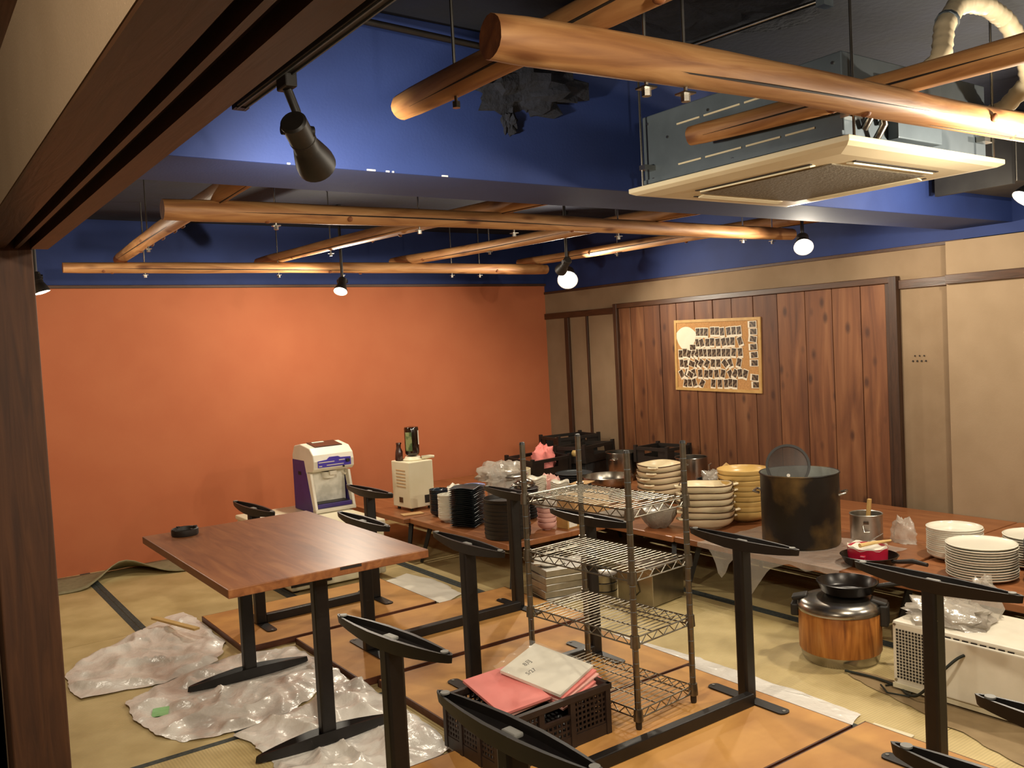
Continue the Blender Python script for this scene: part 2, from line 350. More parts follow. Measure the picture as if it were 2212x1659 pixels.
# ================================================================== CEILING THINGS
def threaded_rod(parent, x, y, z0, z1, nut=True, r=.0045):
    MB().cyl((x,y,z0),(x,y,z1),r,n=8).build('hanging_rod', M_steel, parent, smooth=40)
    if nut:
        o = MB().box((x,y,z0+.012),(.034,.034,.004)).build('washer', M_steel, parent)
        MB().cyl((x,y,z0-.006),(x,y,z0+.010),.011,n=6).build('nut', M_steel, parent)
def log(name, p0, p1, r0, r1, label, rods=(), seed=1, group=None):
    p0, p1 = Vector(p0), Vector(p1); d = p1-p0; L = d.length
    rz = math.atan2(d.y, d.x)
    t = thing(name, label, 'log', p0, (0, -math.asin(d.z/L), rz), group)
    rn = random.Random(seed); m = MB(); K = 30; n = 18
    ph = [rn.uniform(0,6.28) for _ in range(4)]
    vs = []
    for i in range(K+1):
        u = i/K; x = u*L
        r = (r0+(r1-r0)*u)*(1+.025*math.sin(5*u+ph[0])+.02*math.sin(17*u+ph[1]))
        oy, oz = .012*math.sin(3.2*u+ph[2])*math.sin(PI*u), .010*math.sin(2.6*u+ph[3])*math.sin(PI*u)
        rr = r*(.93 if i in (0, K) else 1)
        for j in range(n):
            q = 2*PI*j/n
            k = 1+.07*noise.noise(Vector((x*3+seed*7, math.cos(q)*1.3, math.sin(q)*1.3)))
            vs.append((x, oy+rr*k*math.cos(q), oz+rr*k*math.sin(q)))
    fs = [(i*n+j, (i+1)*n+j, (i+1)*n+(j+1)%n, i*n+(j+1)%n) for i in range(K) for j in range(n)]
    m.add(vs, fs)
    m.build('trunk', M_log, t, smooth=50)
    MB().add(vs[:n], [tuple(range(n))]).build('cut_end', M_logend, t)
    MB().add(vs[K*n:], [tuple(range(n))]).build('cut_end', M_logend, t)
    # drying crack along the side facing the room
    for (ua, ub, q, w) in ((.04,.6,-PI*.86,.0035),(.62,.95,-PI*.55,.0025)):
        cv = []; 
        for i in range(15):
            u = ua+(ub-ua)*i/14; x = u*L; k = min(K-1,int(u*K)); fr = u*K-k
            qq = q+.25*math.sin(4*u+seed)
            rr = (r0+(r1-r0)*u)*1.012; oy, oz = .012*math.sin(3.2*u+ph[2])*math.sin(PI*u), .010*math.sin(2.6*u+ph[3])*math.sin(PI*u)
            cv.append((x, oy+rr*math.cos(qq), oz+rr*math.sin(qq)))
        MB().tube(cv, [w*math.sin(PI*(i+.3)/14.6) if 0 < i < 14 else .0004 for i in range(15)], 5).build('crack', M_line, t)
    for s in range(7):
        u = rn.uniform(.05,.95); q = rn.uniform(-PI*.95,-.05*PI); rr = (r0+(r1-r0)*u)*.99
        MB().lathe([(0,.004),(.006,.0035),(.012,.0005),(.014,-.004)], 10).build('knot', M_logend, t, smooth=60, loc=(u*L, rr*math.cos(q), rr*math.sin(q)), rot=Vector((0,math.cos(q),math.sin(q))).to_track_quat('Z','X').to_euler())
    for u in rods:
        x = u*L; r = (r0+(r1-r0)*u)
        threaded_rod(t, x, 0, -r-.022, ZC-p0.z-d.z*u)
    return t
# near frame
log('log_beam', (1.007,1.432,2.168), (3.35,1.31,2.168), .046, .045, 'thick pale log beam crossing in front of the ceiling air conditioner', (.17,.22,.93), 1)
log('log_beam', (1.234,2.205,2.246), (1.31,-.05,2.246), .038, .045, 'short log with rounded pale end beside the blue beam, near the spotlight', (.12,), 2)
log('log_beam', (2.305,2.11,2.246), (2.44,.3,2.246), .034, .042, 'reddish log running past the grey side of the air conditioner', (.72,), 3)
# far frame
log('log_beam', (1.014,3.953,2.22), (5.147,3.827,2.22), .046, .042, 'long log just behind the blue beam, its right end lit by a lamp', (.12,.3,.44,.62,.88,.95), 4)
log('log_beam', (.995,6.437,2.22), (4.909,6.289,2.22), .038, .044, 'farthest log running parallel to the orange wall', (.13,.37,.5,.75,.82), 5)
log('log_beam', (1.39,6.66,2.302), (1.22,3.1,2.302), .04, .048, 'leftmost cross log of the far ceiling frame, nearest the dark post', (.3,), 6)
log('log_beam', (2.43,6.76,2.302), (2.83,3.1,2.302), .038, .045, 'second cross log from the left in the far ceiling frame', (.3,), 7)
log('log_beam', (3.53,6.62,2.302), (3.97,3.1,2.302), .038, .045, 'third cross log from the left in the far ceiling frame', (.35,), 8)
log('log_beam', (4.80,6.55,2.302), (5.12,3.1,2.302), .038, .045, 'rightmost cross log of the far ceiling frame, next to the bright lamp', (.35,), 9)
# hook under the short log
MB().tube([(1.25,2.03,2.205),(1.25,2.03,2.185),(1.256,2.035,2.176),(1.264,2.04,2.178),(1.267,2.042,2.188)], .003, 6).build('hook', M_steel, bpy.data.objects['log_beam.001'])
h = bpy.data.objects['log_beam.001'].children[-1]; h.matrix_parent_inverse = Matrix.LocRotScale(bpy.data.objects['log_beam.001'].location, bpy.data.objects['log_beam.001'].rotation_euler, None).inverted()
# ceiling cassette air conditioner
ac = thing('air_conditioner', 'ceiling cassette air conditioner with ivory panel and grey metal casing', 'air conditioner', (2.845,2.025,2.10))
b = MB().bb(-.43,.43,-.43,.43,.035,.30).build('casing', M_galv, ac, bevel=.004)
for z in (.09,.235):
    for k, (a0, a1) in enumerate(((-.33,-.22),(-.2,-.06),(-.04,.12),(.14,.25))):
        MB().bb(-.434,-.428,a0,a1,z-.003,z+.003).build('slot', M_acw, b)
for (yy, zz) in ((-.4,.27),(.4,.27),(-.2,.25),(.1,.25),(.3,.2),(-.38,.12),(.38,.06),(0,.06)):
    MB().cyl((-.429,yy,zz),(-.435,yy,zz),.005,n=8).build('screw', M_steel, b)
MB().bb(-.44,-.428,-.43,.43,.045,.06).build('flange', M_galv, b)
pan = MB()
o4 = lambda s, z: [(-s,-s,z),(s,-s,z),(s,s,z),(-s,s,z)]
pan.add(o4(.475,.035)+o4(.475,.018)+o4(.455,.008)+o4(.39,0)+o4(.29,0), [(3,2,1,0)]+[(4*k+i,4*k+(i+1)%4,4*k+4+(i+1)%4,4*k+4+i) for k in range(4) for i in range(4)]+[(16,17,18,19)])
p = pan.build('panel', M_acw, ac, bevel=.003)
MB().bb(-.285,.285,-.285,.285,-.004,.004).build('intake_grille', M_acdk, p, bevel=.003)
for a in range(4):
    M3 = Matrix.Rotation(a*PI/2,3,'Z')
    MB().box(M3@Vector((0,-.345,-.001)),(.50,.012,.004),Matrix.Rotation(a*PI/2,3,'Z')).build('outlet_slot', M_line, p)
    MB().box(M3@Vector((0,-.322,-.003)),(.48,.03,.006),Matrix.Rotation(a*PI/2,3,'Z')@Matrix.Rotation(R(12),3,'X')).build('louvre', M_offw, p, bevel=.002)
for (x, y) in ((-.47,.40),(-.44,-.47),(.47,.40),(.40,-.47)):
    threaded_rod(ac, x, y, .02, ZC-2.10, False)
    MB().box((x*.96,y*.96,.10),(.07,.03,.018)).build('bracket', M_steel, ac)
pp = MB().bb(-.2,.06,-.47,-.432,.05,.25).build('drain_box', M_galv, ac, bevel=.004)
for k, (x, zz) in enumerate(((-.36,.17),(-.31,.13),(-.27,.19))):
    MB().tube([(x,-.435,zz),(x+.01,-.475,zz+.01),(x+.015,-.48,zz-.05),(x+.02,-.44,zz-.1)],.012,8).build('pipe', M_steel, pp, smooth=60)
# flexible duct above the air conditioner
dp = [(2.68,1.62,2.30),(2.66,1.50,2.31),(2.66,1.42,2.36),(2.72,1.44,2.47),(2.83,1.46,2.555),(2.93,1.47,2.59),(3.05,1.47,2.60),(3.15,1.46,2.57),(3.24,1.44,2.48),(3.29,1.45,2.38),(3.30,1.54,2.31),(3.26,1.66,2.28)]
pts = []
for i in range(len(dp)-1):
    for k in range(10): pts.append(Vector(dp[i]).lerp(Vector(dp[i+1]), k/10))
rs = [.030+.0022*math.sin(i*2.4) for i in range(len(pts))]
t = thing('flexible_duct', 'cream ribbed flexible duct arching over the air conditioner', 'duct', (2.95,1.45,2.45))
MB().tube([q-Vector((2.95,1.45,2.45)) for q in pts], rs, 12).build('ribbed_hose', M_duct, t, smooth=60)
for q in (32, 78): MB().tube([pts[q]-Vector((2.95,1.45,2.45)), pts[q+1]-Vector((2.95,1.45,2.45))], .036, 12).build('clamp_band', M_galv, t, smooth=40)
t = thing('conduit_pipe', 'thin metal conduit under the ceiling above the air conditioner', 'pipe', (2.5,2.0,2.6))
MB().tube([(-.05,.5,.02),(.04,-.28,.02)],.009,8).build('pipe', M_steel, t, smooth=60)
MB().box((.037,-.27,.03),(.05,.03,.07)).build('clamp', M_galv, t)
t = thing('conduit_pipe', 'dark conduit along the top of the blue beam by the short log', 'pipe', (1.4,2.56,2.60))
MB().tube([(-.3,0,.02),(.42,0,.0)],.012,8).build('pipe', M_black, t, smooth=60)
MB().box((.42,-.02,-.01),(.05,.07,.09)).build('junction_box', M_black, t, bevel=.005)
# boxed duct to the right of the air conditioner
t = thing('sheet_metal_duct', 'dark sheet metal duct box hanging right of the air conditioner', 'duct', (5.10,2.3,2.27))
MB().bb(-.4,.5,-.12,.22,0,.26).build('duct_body', M_ductdk, t, bevel=.004)
MB().bb(-.43,-.40,-.15,.25,-.03,.29).build('flange', M_ductdk, t)
for x in (-.36,.4): threaded_rod(t, x, -.14, -.01, ZC-2.27, False)
# sprayed insulation clinging to ceiling and beam
def foam(loc, sx, sy, sz, label, seed, ax=2):
    m = MB(); nu, nv = 26, 14; vs = []
    for i in range(nv+1):
        a = PI*i/nv
        for j in range(nu):
            q = 2*PI*j/nu; d = Vector((math.sin(a)*math.cos(q), math.sin(a)*math.sin(q), -math.cos(a)))
            k = 1+.55*noise.noise(d*2.3+Vector((seed*9,0,0)))+.3*noise.noise(d*6+Vector((0,seed*5,0)))+.15*noise.noise(d*14)
            p = [d.x*k*sx, d.y*k*sy, d.z*k*sz]; p[ax] = min(p[ax], 0)
            vs.append(tuple(p))
    fs = [(i*nu+j, i*nu+(j+1)%nu, (i+1)*nu+(j+1)%nu, (i+1)*nu+j) for i in range(nv) for j in range(nu)]
    m.add(vs, fs); o = m.build('sprayed_insulation', M_foam, loc=loc)
    tag(o, label, 'insulation', kind='stuff')
foam((1.98,BY0+.012,2.50), .26, .10, .10, 'ragged dark insulation clump on the blue beam behind the near logs', 1, 1)
foam((2.2,2.0,ZC+.012), .55, .35, .06, 'dark sprayed insulation patch on the ceiling above the thick pale log', 2)
foam((1.9,4.6,ZC+.012), .55, .8, .07, 'dark sprayed insulation patch on the ceiling of the far bay', 3)
foam((3.6,4.9,ZC+.012), .5, .6, .06, 'dark sprayed insulation patch above the far log frame, right half', 4)
foam((1.89,BY0+.012,2.37), .03, .04, .05, 'small hanging drip of insulation on the blue beam', 5, 1)
# ------------------------------------------------------------------ spotlights
def track(name, p0, p1, label):
    p0, p1 = Vector(p0), Vector(p1); c = (p0+p1)/2; d = p1-p0
    t = thing(name, label, 'light track', c, math.atan2(d.y,d.x)); L = d.length
    MB().bb(-L/2,L/2,-.017,.017,0,.02).build('rail', M_blackp, t, bevel=.002)
    for s in (-1,1):
        MB().bb(-L/2,L/2,s*.010-.002,s*.010+.002,-.004,.001).build('rail_lip', M_galv, t)
        MB().bb(s*L/2-.015,s*L/2+.015,-.018,.018,-.003,.021).build('end_cap', M_blackp, t)
    return t
def spotlight(loc, up, aim, label, w, kind='POINT', rad=.045, ln=.15, lit=True, key='x', cone=150, group=None, psize=.04, mount=None):
    """loc = centre of the lens, aim = direction the lamp points, up = height of the mounting above"""
    aim = Vector(aim).normalized(); t = thing('spotlight', label, 'spotlight', loc, 0, group)
    q = aim.to_track_quat('Z','Y').to_euler()
    hb = MB().lathe([(0,-ln),(rad*.55,-ln),(rad*.66,-ln+.006),(rad*.66,-ln*.45),(rad*.72,-ln*.42),(rad*.86,-ln*.28),(rad,-ln*.12),(rad*1.02,0),(rad*.93,0),(rad*.85,-ln*.12),(0,-ln*.14)],24).build('housing', M_blackp, t, smooth=40, rot=q)
    MB().lathe([(rad*.68,-ln*.62),(rad*.68,-ln*.6),(rad*.665,-ln*.6)],24).build('seam_ring', M_line, hb)
    MB().lathe([(0,.004),(rad*.5,.003),(rad*.9,-.004),(rad*.9,-.008),(0,-.008)],24).build('lens', M_lens if lit else M_glide, t, smooth=40, rot=q)
    back = -aim*ln*.8
    top = Vector((back.x, back.y, up)) if mount is None else Vector(mount)-Vector(loc)
    if mount is None and up == 0: top = Vector((back.x, back.y, ZC-loc[2]))
    MB().tube([back+Vector((0,0,.0)), back+Vector((0,0,rad*.9)), top-Vector((0,0,.03))], .011, 10).build('arm', M_blackp, t, smooth=50)
    MB().cyl(back+Vector((-rad*.8,0,0)), back+Vector((rad*.8,0,0)), .014, n=12).build('pivot', M_blackp, t, smooth=50)
    MB().box(top-Vector((0,0,.015)), (.03,.06,.035)).build('track_adapter', M_blackp, t, bevel=.004)
    if w: lamp('bulb', aim*(.03), w, t, psize, kind, aim if kind == 'SPOT' else None, cone)
    return t
track('light_track', (.806,2.30,2.22), (.825,-1.2,2.22), 'black lighting track beside the grooved lintel')
spotlight((.931,2.12,2.044), .155, (.62,.70,-.42), 'black spotlight on the near track pointing at the blue beam', LAMPW['NEAR'], 'SPOT', .049, .18, key='near', cone=172, mount=(.815,2.0,2.223))
spotlight((4.75,5.8,2.08), 0, (-.55,-.62,-.55), 'brightest lit spotlight by the right end of the farthest log', LAMPW['A'], 'POINT', .085, .15, key='a')
spotlight((4.82,3.50,2.085), 0, (-.6,-.5,-.6), 'lit spotlight at the right end of the log behind the beam', LAMPW['B'], 'POINT', .06, .12, key='b')
spotlight((2.80,6.09,2.021), 0, (-.35,-.35,-.75), 'lit spotlight hanging in front of the middle of the orange wall', LAMPW['C'], 'POINT', .05, .12, key='c')
spotlight((.765,5.70,2.0), 0, (.25,-.1,-.9), 'lit spotlight at the left end of the orange wall by the dark post', LAMPW['D'], 'POINT', .045, .12, key='d')
spotlight((4.27,1.91,2.10), 0, (-.5,.3,-.75), 'lit spotlight at the right edge of the view past the air conditioner', LAMPW['E'], 'POINT', .06, .12, key='e')
spotlight((4.05,5.02,2.08), 0, (.2,.8,-.4), 'unlit black spotlight hanging between the two far logs', 0, rad=.045, lit=False, key='off')
# unseen spotlights added as fill, brightening boards, logs, right wall, lintel and sheets
spotlight((2.84,1.10,2.03), 0, (.2,.5,-.8), 'lit spotlight of the near row outside the view, over the floor boards', LAMPW['OUT1'], 'POINT', key='out1')
spotlight((4.6,.4,2.2), 0, (-.2,.5,-.8), 'lit spotlight of the near row outside the view, by the right wall', LAMPW['OUT2'], 'POINT', key='out2')
spotlight((-.6,.4,2.22), .28, (.2,.4,-.8), 'lit hallway spotlight outside the view', LAMPW['HALL'], 'POINT', key='hall')
spotlight((.90,.22,2.06), 0, (.5,.7,-.6), 'lit spotlight on the near track outside the view, above the doorway', LAMPW['OUT3'], 'POINT', key='out3', mount=(.818,.15,2.223))
# ================================================================== TABLES
BL = .60
def boat_mesh(L=BL, flip=False):
    m = MB(); n = 22; out = []
    for i in range(n):
        q = 2*PI*i/n; c, s = math.cos(q), math.sin(q)
        x = L/2*math.copysign(abs(c)**.8, c)
        w = .020+.022*(1-(abs(x)/(L/2))**1.6)
        out.append((x, w*math.copysign(abs(s)**.75, s)))
    zb = lambda x: -.024-.024*(1-(abs(x)/(L/2))**1.5)
    A = [(x,y,0) for x,y in out]; B = [(x*.972,y*.72,0) for x,y in out]; Cc = [(x*.955,y*.66,-.020) for x,y in out]; D = [(x*.985,y*.82,zb(x)) for x,y in out]
    vs = A+B+Cc+D
    if flip: vs = [(x,y,-z) for x,y,z in vs]
    fs = []
    for i in range(n):
        j = (i+1)%n
        fs += [(i,j,n+j,n+i),(n+i,n+j,2*n+j,2*n+i),(3*n+i,3*n+j,j,i)]
    fs += [tuple(range(2*n,3*n)), tuple(range(4*n-1,3*n-1,-1))]
    m.add(vs, fs); return m
def foot(parent, x, y, z, rz=PI/2, flip=False, L=BL, glides=True):
    f = boat_mesh(L, flip).build('foot', M_black, parent, smooth=35, loc=(x,y,z), rot=(0,0,rz))
    if glides:
        s = -1 if flip else 1
        for k in (-1,1): MB().cyl((k*(L/2-.035),0,0 if not flip else -.004),(k*(L/2-.035),0,.004 if not flip else 0),.012,n=14).build('glide', M_glide, f)
        if not flip: MB().box((0,.0,-.014),(.05,.028,.012)).build('cap', M_glide, f, bevel=.004)
    return f
def plate_poly(L, w, n=6):
    pts = []
    for s, cx in ((1, L/2-w*.5), (-1, -(L/2-w*.5))):
        for k in range(n+1):
            a = -PI/2+PI*k/n
            pts.append((cx+s*w*.35*math.cos(a)*1.0, s*w/2*math.sin(a)))
    return pts
def upturned(label, x0, x1, y0, y1, posts, rz=0.0, frz=(0,0), th=.032, ztop=.715):
    cx, cy = (x0+x1)/2, (y0+y1)/2
    t = thing('upturned_table', label, 'table', (cx,cy,0), rz)
    lx, ly = x1-x0, y1-y0
    tp = MB().box((0,0,th/2+.002),(lx-.012,ly-.012,th)).build('table_top', M_ply, t)
    for s in (-1,1):
        MB().box((s*(lx/2-.003),0,th/2+.001),(.006,ly,th+.0004)).build('edge_band', M_edge, tp)
        MB().box((0,s*(ly/2-.003),th/2+.001),(lx,.006,th+.0004)).build('edge_band', M_edge, tp)
    ps = [(x-cx,y-cy) for x,y in posts]
    z0 = th+.002
    for k, (x, y) in enumerate(ps):
        MB().box((x,y,(z0+ztop-.03)/2),(.062,.052,ztop-.03-z0)).build('post', M_black, t, bevel=.010)
        foot(t, x, y, ztop, PI/2+R(frz[k] if k < len(frz) else 0))
        pl = MB().prism(plate_poly(.42,.058), 0, .006).build('mounting_plate', M_black, t, loc=(x,y,z0), rot=(0,0,PI/2))
        for s in (-1,1): MB().cyl((s*.185,0,.006),(s*.185,0,.009),.007,n=8).build('screw', M_glide, pl)
    if len(ps) > 1:
        xa, xb = ps[0][0], ps[1][0]
        MB().bb(xa+.03, xb-.03, ps[0][1]-.02, ps[0][1]+.02, z0, z0+.05).build('stretcher', M_black, t, bevel=.004)
    return t
upturned('upturned table farthest back, between the dining table and the white chest', 1.44, 2.62, 4.60, 5.36, [(1.66,4.96),(2.385,4.95)], frz=(3,2))
upturned('upturned table behind the middle of the row, its post before the stacked dishes', 1.71, 3.10, 3.74, 4.56, [(1.93,4.10),(2.91,4.15)])
upturned('upturned table with the wire shelf standing over its corner', 1.77, 2.985, 2.86, 3.70, [(2.02,3.25),(2.735,3.27)], frz=(-1,1))
upturned('upturned table under the black crate, its right post before the burnt stockpot', 1.02, 2.935, 1.99, 2.845, [(1.185,2.37),(2.835,2.415)], frz=(7,-3))
upturned('upturned table along the bottom of the view, its right post before the white microwave', .92, 3.0, 1.17, 1.978, [(1.08,1.59),(2.80,1.578)], frz=(3,-3))
upturned('upturned table at the bottom edge, its foot tip beside the wood boards', .76, 1.76, .36, 1.10, [(.92,.72),(1.625,.715)], ztop=.712)
upturned('upturned table at the lower right corner, only the tip of its foot in view', 1.85, 2.84, .36, 1.10, [(1.965,.715),(2.68,.72)], ztop=.718)
# upright table
t = thing('dining_table', 'upright square dining table with reddish brown wooden top', 'table', (1.355,3.79,0))
TZ = .74
tp = MB().bb(-.413,.413,-.645,.645,TZ-.034,TZ).build('table_top', M_top, t, bevel=.003)
MB().bb(.02,.11,-.6465,-.640,TZ-.012,TZ-.001).build('chipped_edge', M_line, tp)
for y in (-.47,.465):
    MB().box((0,y,(TZ-.034+.04)/2),(.062,.052,TZ-.034-.04)).build('post', M_black, t, bevel=.010)
    foot(t, 0, y, .006, 0, True)
    MB().prism(plate_poly(.42,.058), TZ-.041, TZ-.034).build('mounting_plate', M_black, t, loc=(0,y,0))
MB().bb(-.02,.02,-.44,.44,TZ-.085,TZ-.036).build('stretcher', M_black, t, bevel=.004)
# ashtray
t = thing('ashtray', 'small round black ashtray on the dining table', 'ashtray', (1.105,4.30,TZ))
MB().lathe([(0,0),(.058,0),(.062,.006),(.062,.03),(.058,.034),(.053,.032),(.050,.012),(0,.010)],28).build('dish', M_blackp, t, smooth=40)
for k in range(4): MB().box((.056*math.cos(k*PI/2+.3),.056*math.sin(k*PI/2+.3),.033),(.014,.012,.006),(0,0,k*PI/2+.3)).build('cigarette_rest', M_line, t)
# low tables
def low_table(label, x0, x1, y0, y1, h=.33, rz=0):
    cx, cy = (x0+x1)/2, (y0+y1)/2; lx, ly = x1-x0, y1-y0
    t = thing('low_table', label, 'table', (cx,cy,0), rz, 'low tables along the walls')
    MB().bb(-lx/2,lx/2,-ly/2,ly/2,h-.036,h).build('table_top', M_low, t, bevel=.004)
    for sx in (-1,1):
        for sy in (-1,1):
            a = Vector((sx*(lx/2-.12), sy*(ly/2-.10), h-.038)); b = Vector((sx*(lx/2-.05), sy*(ly/2-.05), .008))
            MB().tube([a,b],[.022,.015],4).build('leg', M_black, t)
        MB().box((sx*(lx/2-.09),0,h-.05),(.03,ly-.2,.024)).build('apron', M_black, t)
    return t
low_table('low table holding the white sake warmer beside the orange wall', 3.0, 3.82, 5.68, 6.92)
low_table('low table holding the stacks of dark square dishes and black trays', 3.045, 3.85, 4.43, 5.665)
low_table('low table under the bag-wrapped bowl, in front of the cream casseroles', 3.87, 4.66, 3.835, 5.06)
low_table('low table carrying the burnt stockpot', 3.88, 4.67, 2.50, 3.825, .33)
low_table('low table carrying the white plate stacks, at the right edge', 3.92, 4.72, 1.20, 2.485, .325)
low_table('low table against the orange wall, behind the plastic tub', 3.87, 4.66, 5.075, 6.30)
low_table('low table in the far corner under the black baskets', 4.68, 5.54, 5.075, 6.30)
low_table('low table against the cedar panel, under the cream casserole stack', 4.68, 5.54, 3.835, 5.06)
low_table('low table against the right wall, behind the stockpot', 4.68, 5.515, 2.56, 3.825)
low_table('low table against the projecting tan wall, behind the white plates', 4.735, 5.515, 1.30, 2.55)
low_table('low table deepest in the corner, touching the orange wall', 3.87, 5.09, 6.32, 7.10)
# ================================================================== THINGS
LT = .3305
M_icew = mat('frosted_white', 'c9c6ba', 'ebe7db', .35, scale=9, lo=.38, hi=.55)
def single(name, m, mt, label, cat, loc, rz=0, smooth=40, bevel=0, group=None, rot=None):
    o = m.build(name, mt, smooth=smooth, bevel=bevel, loc=loc, rot=rot or (0,0,rz)); return tag(o, label, cat, group)
def bowl_prof(r, h, t=.004, foot=.45, fh=.006):
    pr = [(0,fh*.4),(r*foot*.9,fh*.4),(r*foot*.92,0),(r*foot,0),(r*foot,fh)]
    for k in range(1,7):
        u = k/6; pr.append((r*(foot+(1-foot)*math.sin(u*PI/2)**.9), fh+(h-fh)*(1-math.cos(u*PI/2))**.9))
    pr += [(r-t*.5,h+.001)]
    for k in range(6,-1,-1):
        u = k/6; pr.append((max(0,(r-t)*(foot+(1-foot)*math.sin(u*PI/2)**.9)), fh+t+(h-fh-t*.6)*(1-math.cos(u*PI/2))**.9))
    pr.append((0,fh+t)); return pr
# ---- white chest with the ice shaver
t = thing('white_chest', 'low white chest standing on the floor under the ice shaver', 'chest', (2.39,6.02,0))
b = MB().bb(-.33,.36,-.52,.52,.02,.365).build('body', M_offw, t, bevel=.012)
MB().bb(-.34,.37,-.53,.53,.365,.398).build('lid', M_offw, t, bevel=.010)
for x in (-.28,.3):
    for y in (-.46,.46): MB().cyl((x,y,0),(x,y,.022),.02,n=10).build('rubber_foot', M_blackp, t)
MB().bb(-.335,-.05,-.527,-.52,.05,.11).build('kick_plate', M_blackp, t)
t = thing('ice_shaver', 'white and purple ice shaving machine on the white chest', 'ice shaver', (2.640,6.24,.4005), R(1)); t.scale = (1.04,1.08,1.03)
w, d = .155, .175
# side profile (y, z) : front at -y ; head overhangs the open bay
side = [(-d-.01,0),(d,0),(d,.40),(d-.03,.47),(.05,.485),(-.13,.455),(-d-.005,.41),(-d-.012,.30),(-.115,.28),(-.115,.275),(-d+.02,.03),(-d-.01,.03)]
def yz_prism(poly, x0, x1):
    n = len(poly); return MB().add([(x0,y,z) for y,z in poly]+[(x1,y,z) for y,z in poly], [tuple(range(n-1,-1,-1)),tuple(range(n,2*n))]+[(i,(i+1)%n,n+(i+1)%n,n+i) for i in range(n)])
head = yz_prism([(d,.27),(d,.40),(d-.04,.468),(.03,.485),(-.12,.462),(-d-.002,.415),(-d-.014,.37),(-d-.012,.315),(-d+.015,.295),(-.06,.285),(-.06,.27)], -w, w).build('head', M_white, t, bevel=.014)
MB().box((0,-.045,.4765),(.21,.15,.008),(R(8.5),0,0)).build('smoky_hopper_lid', M_smoke, head, bevel=.003)
MB().box((-.03,.0,.4885),(.09,.02,.003),(R(8.5),0,0)).build('sticker', M_paper, head)
pnl = MB().add([(-.125,-d-.0175,.325),(.128,-d-.0175,.325),(.128,-d-.0165,.382),(.05,-d-.0165,.385),(.03,-d-.0165,.395),(-.035,-d-.0165,.395),(-.055,-d-.0165,.378),(-.125,-d-.0165,.372)],[tuple(range(8))])
pnl.v += [(x,y+.006,z) for x,y,z in pnl.v]; pnl.f += [(i,(i+1)%8,8+(i+1)%8,8+i) for i in range(8)]+[tuple(range(15,7,-1))]
pn = pnl.build('control_panel', M_violet, head)
for (x0,x1,z) in ((-.12,.0,.361),(.035,.08,.366),(-.06,.07,.338),(-.118,-.095,.335)): MB().bb(x0,x1,-d-.0195,-d-.017,z-.003,z+.003).build('printed_strip', M_white, pn)
MB().cyl((.10,-d-.016,.358),(.10,-d-.034,.358),.013,n=16).build('dial', M_blackp, pn, smooth=40)
MB().cyl((.07,-d-.012,.318),(.07,-d-.02,.318),.007,n=12).build('lock', M_blackp, head)
for s in (-1,1):
    yz_prism([(-d-.008,0),(-d+.035,0),(-.055,.28),(-.118,.28)], s*w-(.02 if s > 0 else 0), s*w+(0 if s > 0 else .02)).build('front_cheek', M_white, t, bevel=.004)
    yz_prism([(-d+.036,0),(d,0),(d,.37),(-.03,.37),(-.056,.28)], s*w-.012 if s > 0 else -w-.001, w+.001 if s > 0 else -w+.012).build('purple_side', M_purple, t, bevel=.004)
MB().bb(-w+.02,w-.02,-.06,-.052,.03,.28).build('frosted_back', M_icew, t)
MB().bb(-w+.012,w-.012,-.005,d,.0,.28).build('rear_body', M_purple, t)
MB().bb(-w,w,-d-.008,.0,0,.028).build('base', M_white, t, bevel=.006)
tr = MB().bb(-w+.022,w-.022,-d+.012,-.03,.028,.06).build('drip_tray', M_purple, t, bevel=.006)
MB().bb(-w+.035,w-.035,-d+.025,-.045,.055,.064).build('tray_grid', M_blackp, tr)
MB().lathe([(0,.235),(.045,.235),(.05,.25),(.052,.28),(0,.28)],20,c=(0,-.085,0)).build('blade_bowl', M_icew, t, smooth=40)
MB().cyl((.085,-.12,.27),(.1,-.15,.255),.008,n=8).build('lever', M_white, t)
MB().box((0,-d+.02,.275),(.05,.02,.028)).build('tag', M_paper, t)
MB().bb(-w-.0025,-w,.03,.08,.26,.285).build('side_grip', M_line, t)
# white paper under the shaver
o = single('paper_sheet', MB().box((0,0,0),(.16,.12,.002)), M_paper, 'small white paper sheet lying on the white chest left of the ice shaver', 'paper', (2.2,6.30,.4005), R(20))
# ---- sake warmer with upturned bottle
t = thing('sake_warmer', 'cream box-shaped sake warmer on the low table by the orange wall', 'sake warmer', (3.28,6.02,LT), R(4))
b = MB().bb(-.11,.11,-.125,.125,.022,.375).build('body', M_offw, t, bevel=.006)
for x in (-.08,.08):
    for y in (-.09,.09): MB().cyl((x,y,0),(x,y,.024),.013,n=10).build('rubber_foot', M_blackp, t)
MB().bb(.02,.07,-.128,-.124,.05,.11).build('thermostat_panel', M_blackp, t)
MB().bb(.025,.055,-.129,-.124,.03,.043).build('switch', M_paper, t)
MB().bb(-.113,-.109,-.02,.03,.06,.10).build('rating_plate', M_rim, t)
for k in range(6): MB().bb(-.1125,-.109,-.07,.06,.18+.025*k,.186+.025*k).build('printed_line', M_cardb, t)
MB().lathe([(0,.375),(.075,.375),(.08,.382),(.065,.390),(.055,.405),(.0,.405)],24,c=(.01,.0,0)).build('bottle_collar', M_offw, t, smooth=40)
MB().tube([(.06,-.05,.39),(.12,-.08,.395),(.15,-.09,.392)],[.016,.014,.010],10).build('pour_handle', M_offw, t, smooth=50)
t = thing('glass_bottle', 'large dark brown bottle upside down on the cream warmer', 'bottle', (3.29,6.02,LT+.4052))
MB().lathe([(0,0),(.02,0),(.05,.012),(.056,.03),(.056,.215),(.052,.228),(.03,.232),(0,.228)],28).build('bottle_body', M_brglass, t, smooth=50)
lab = MB(); n = 10
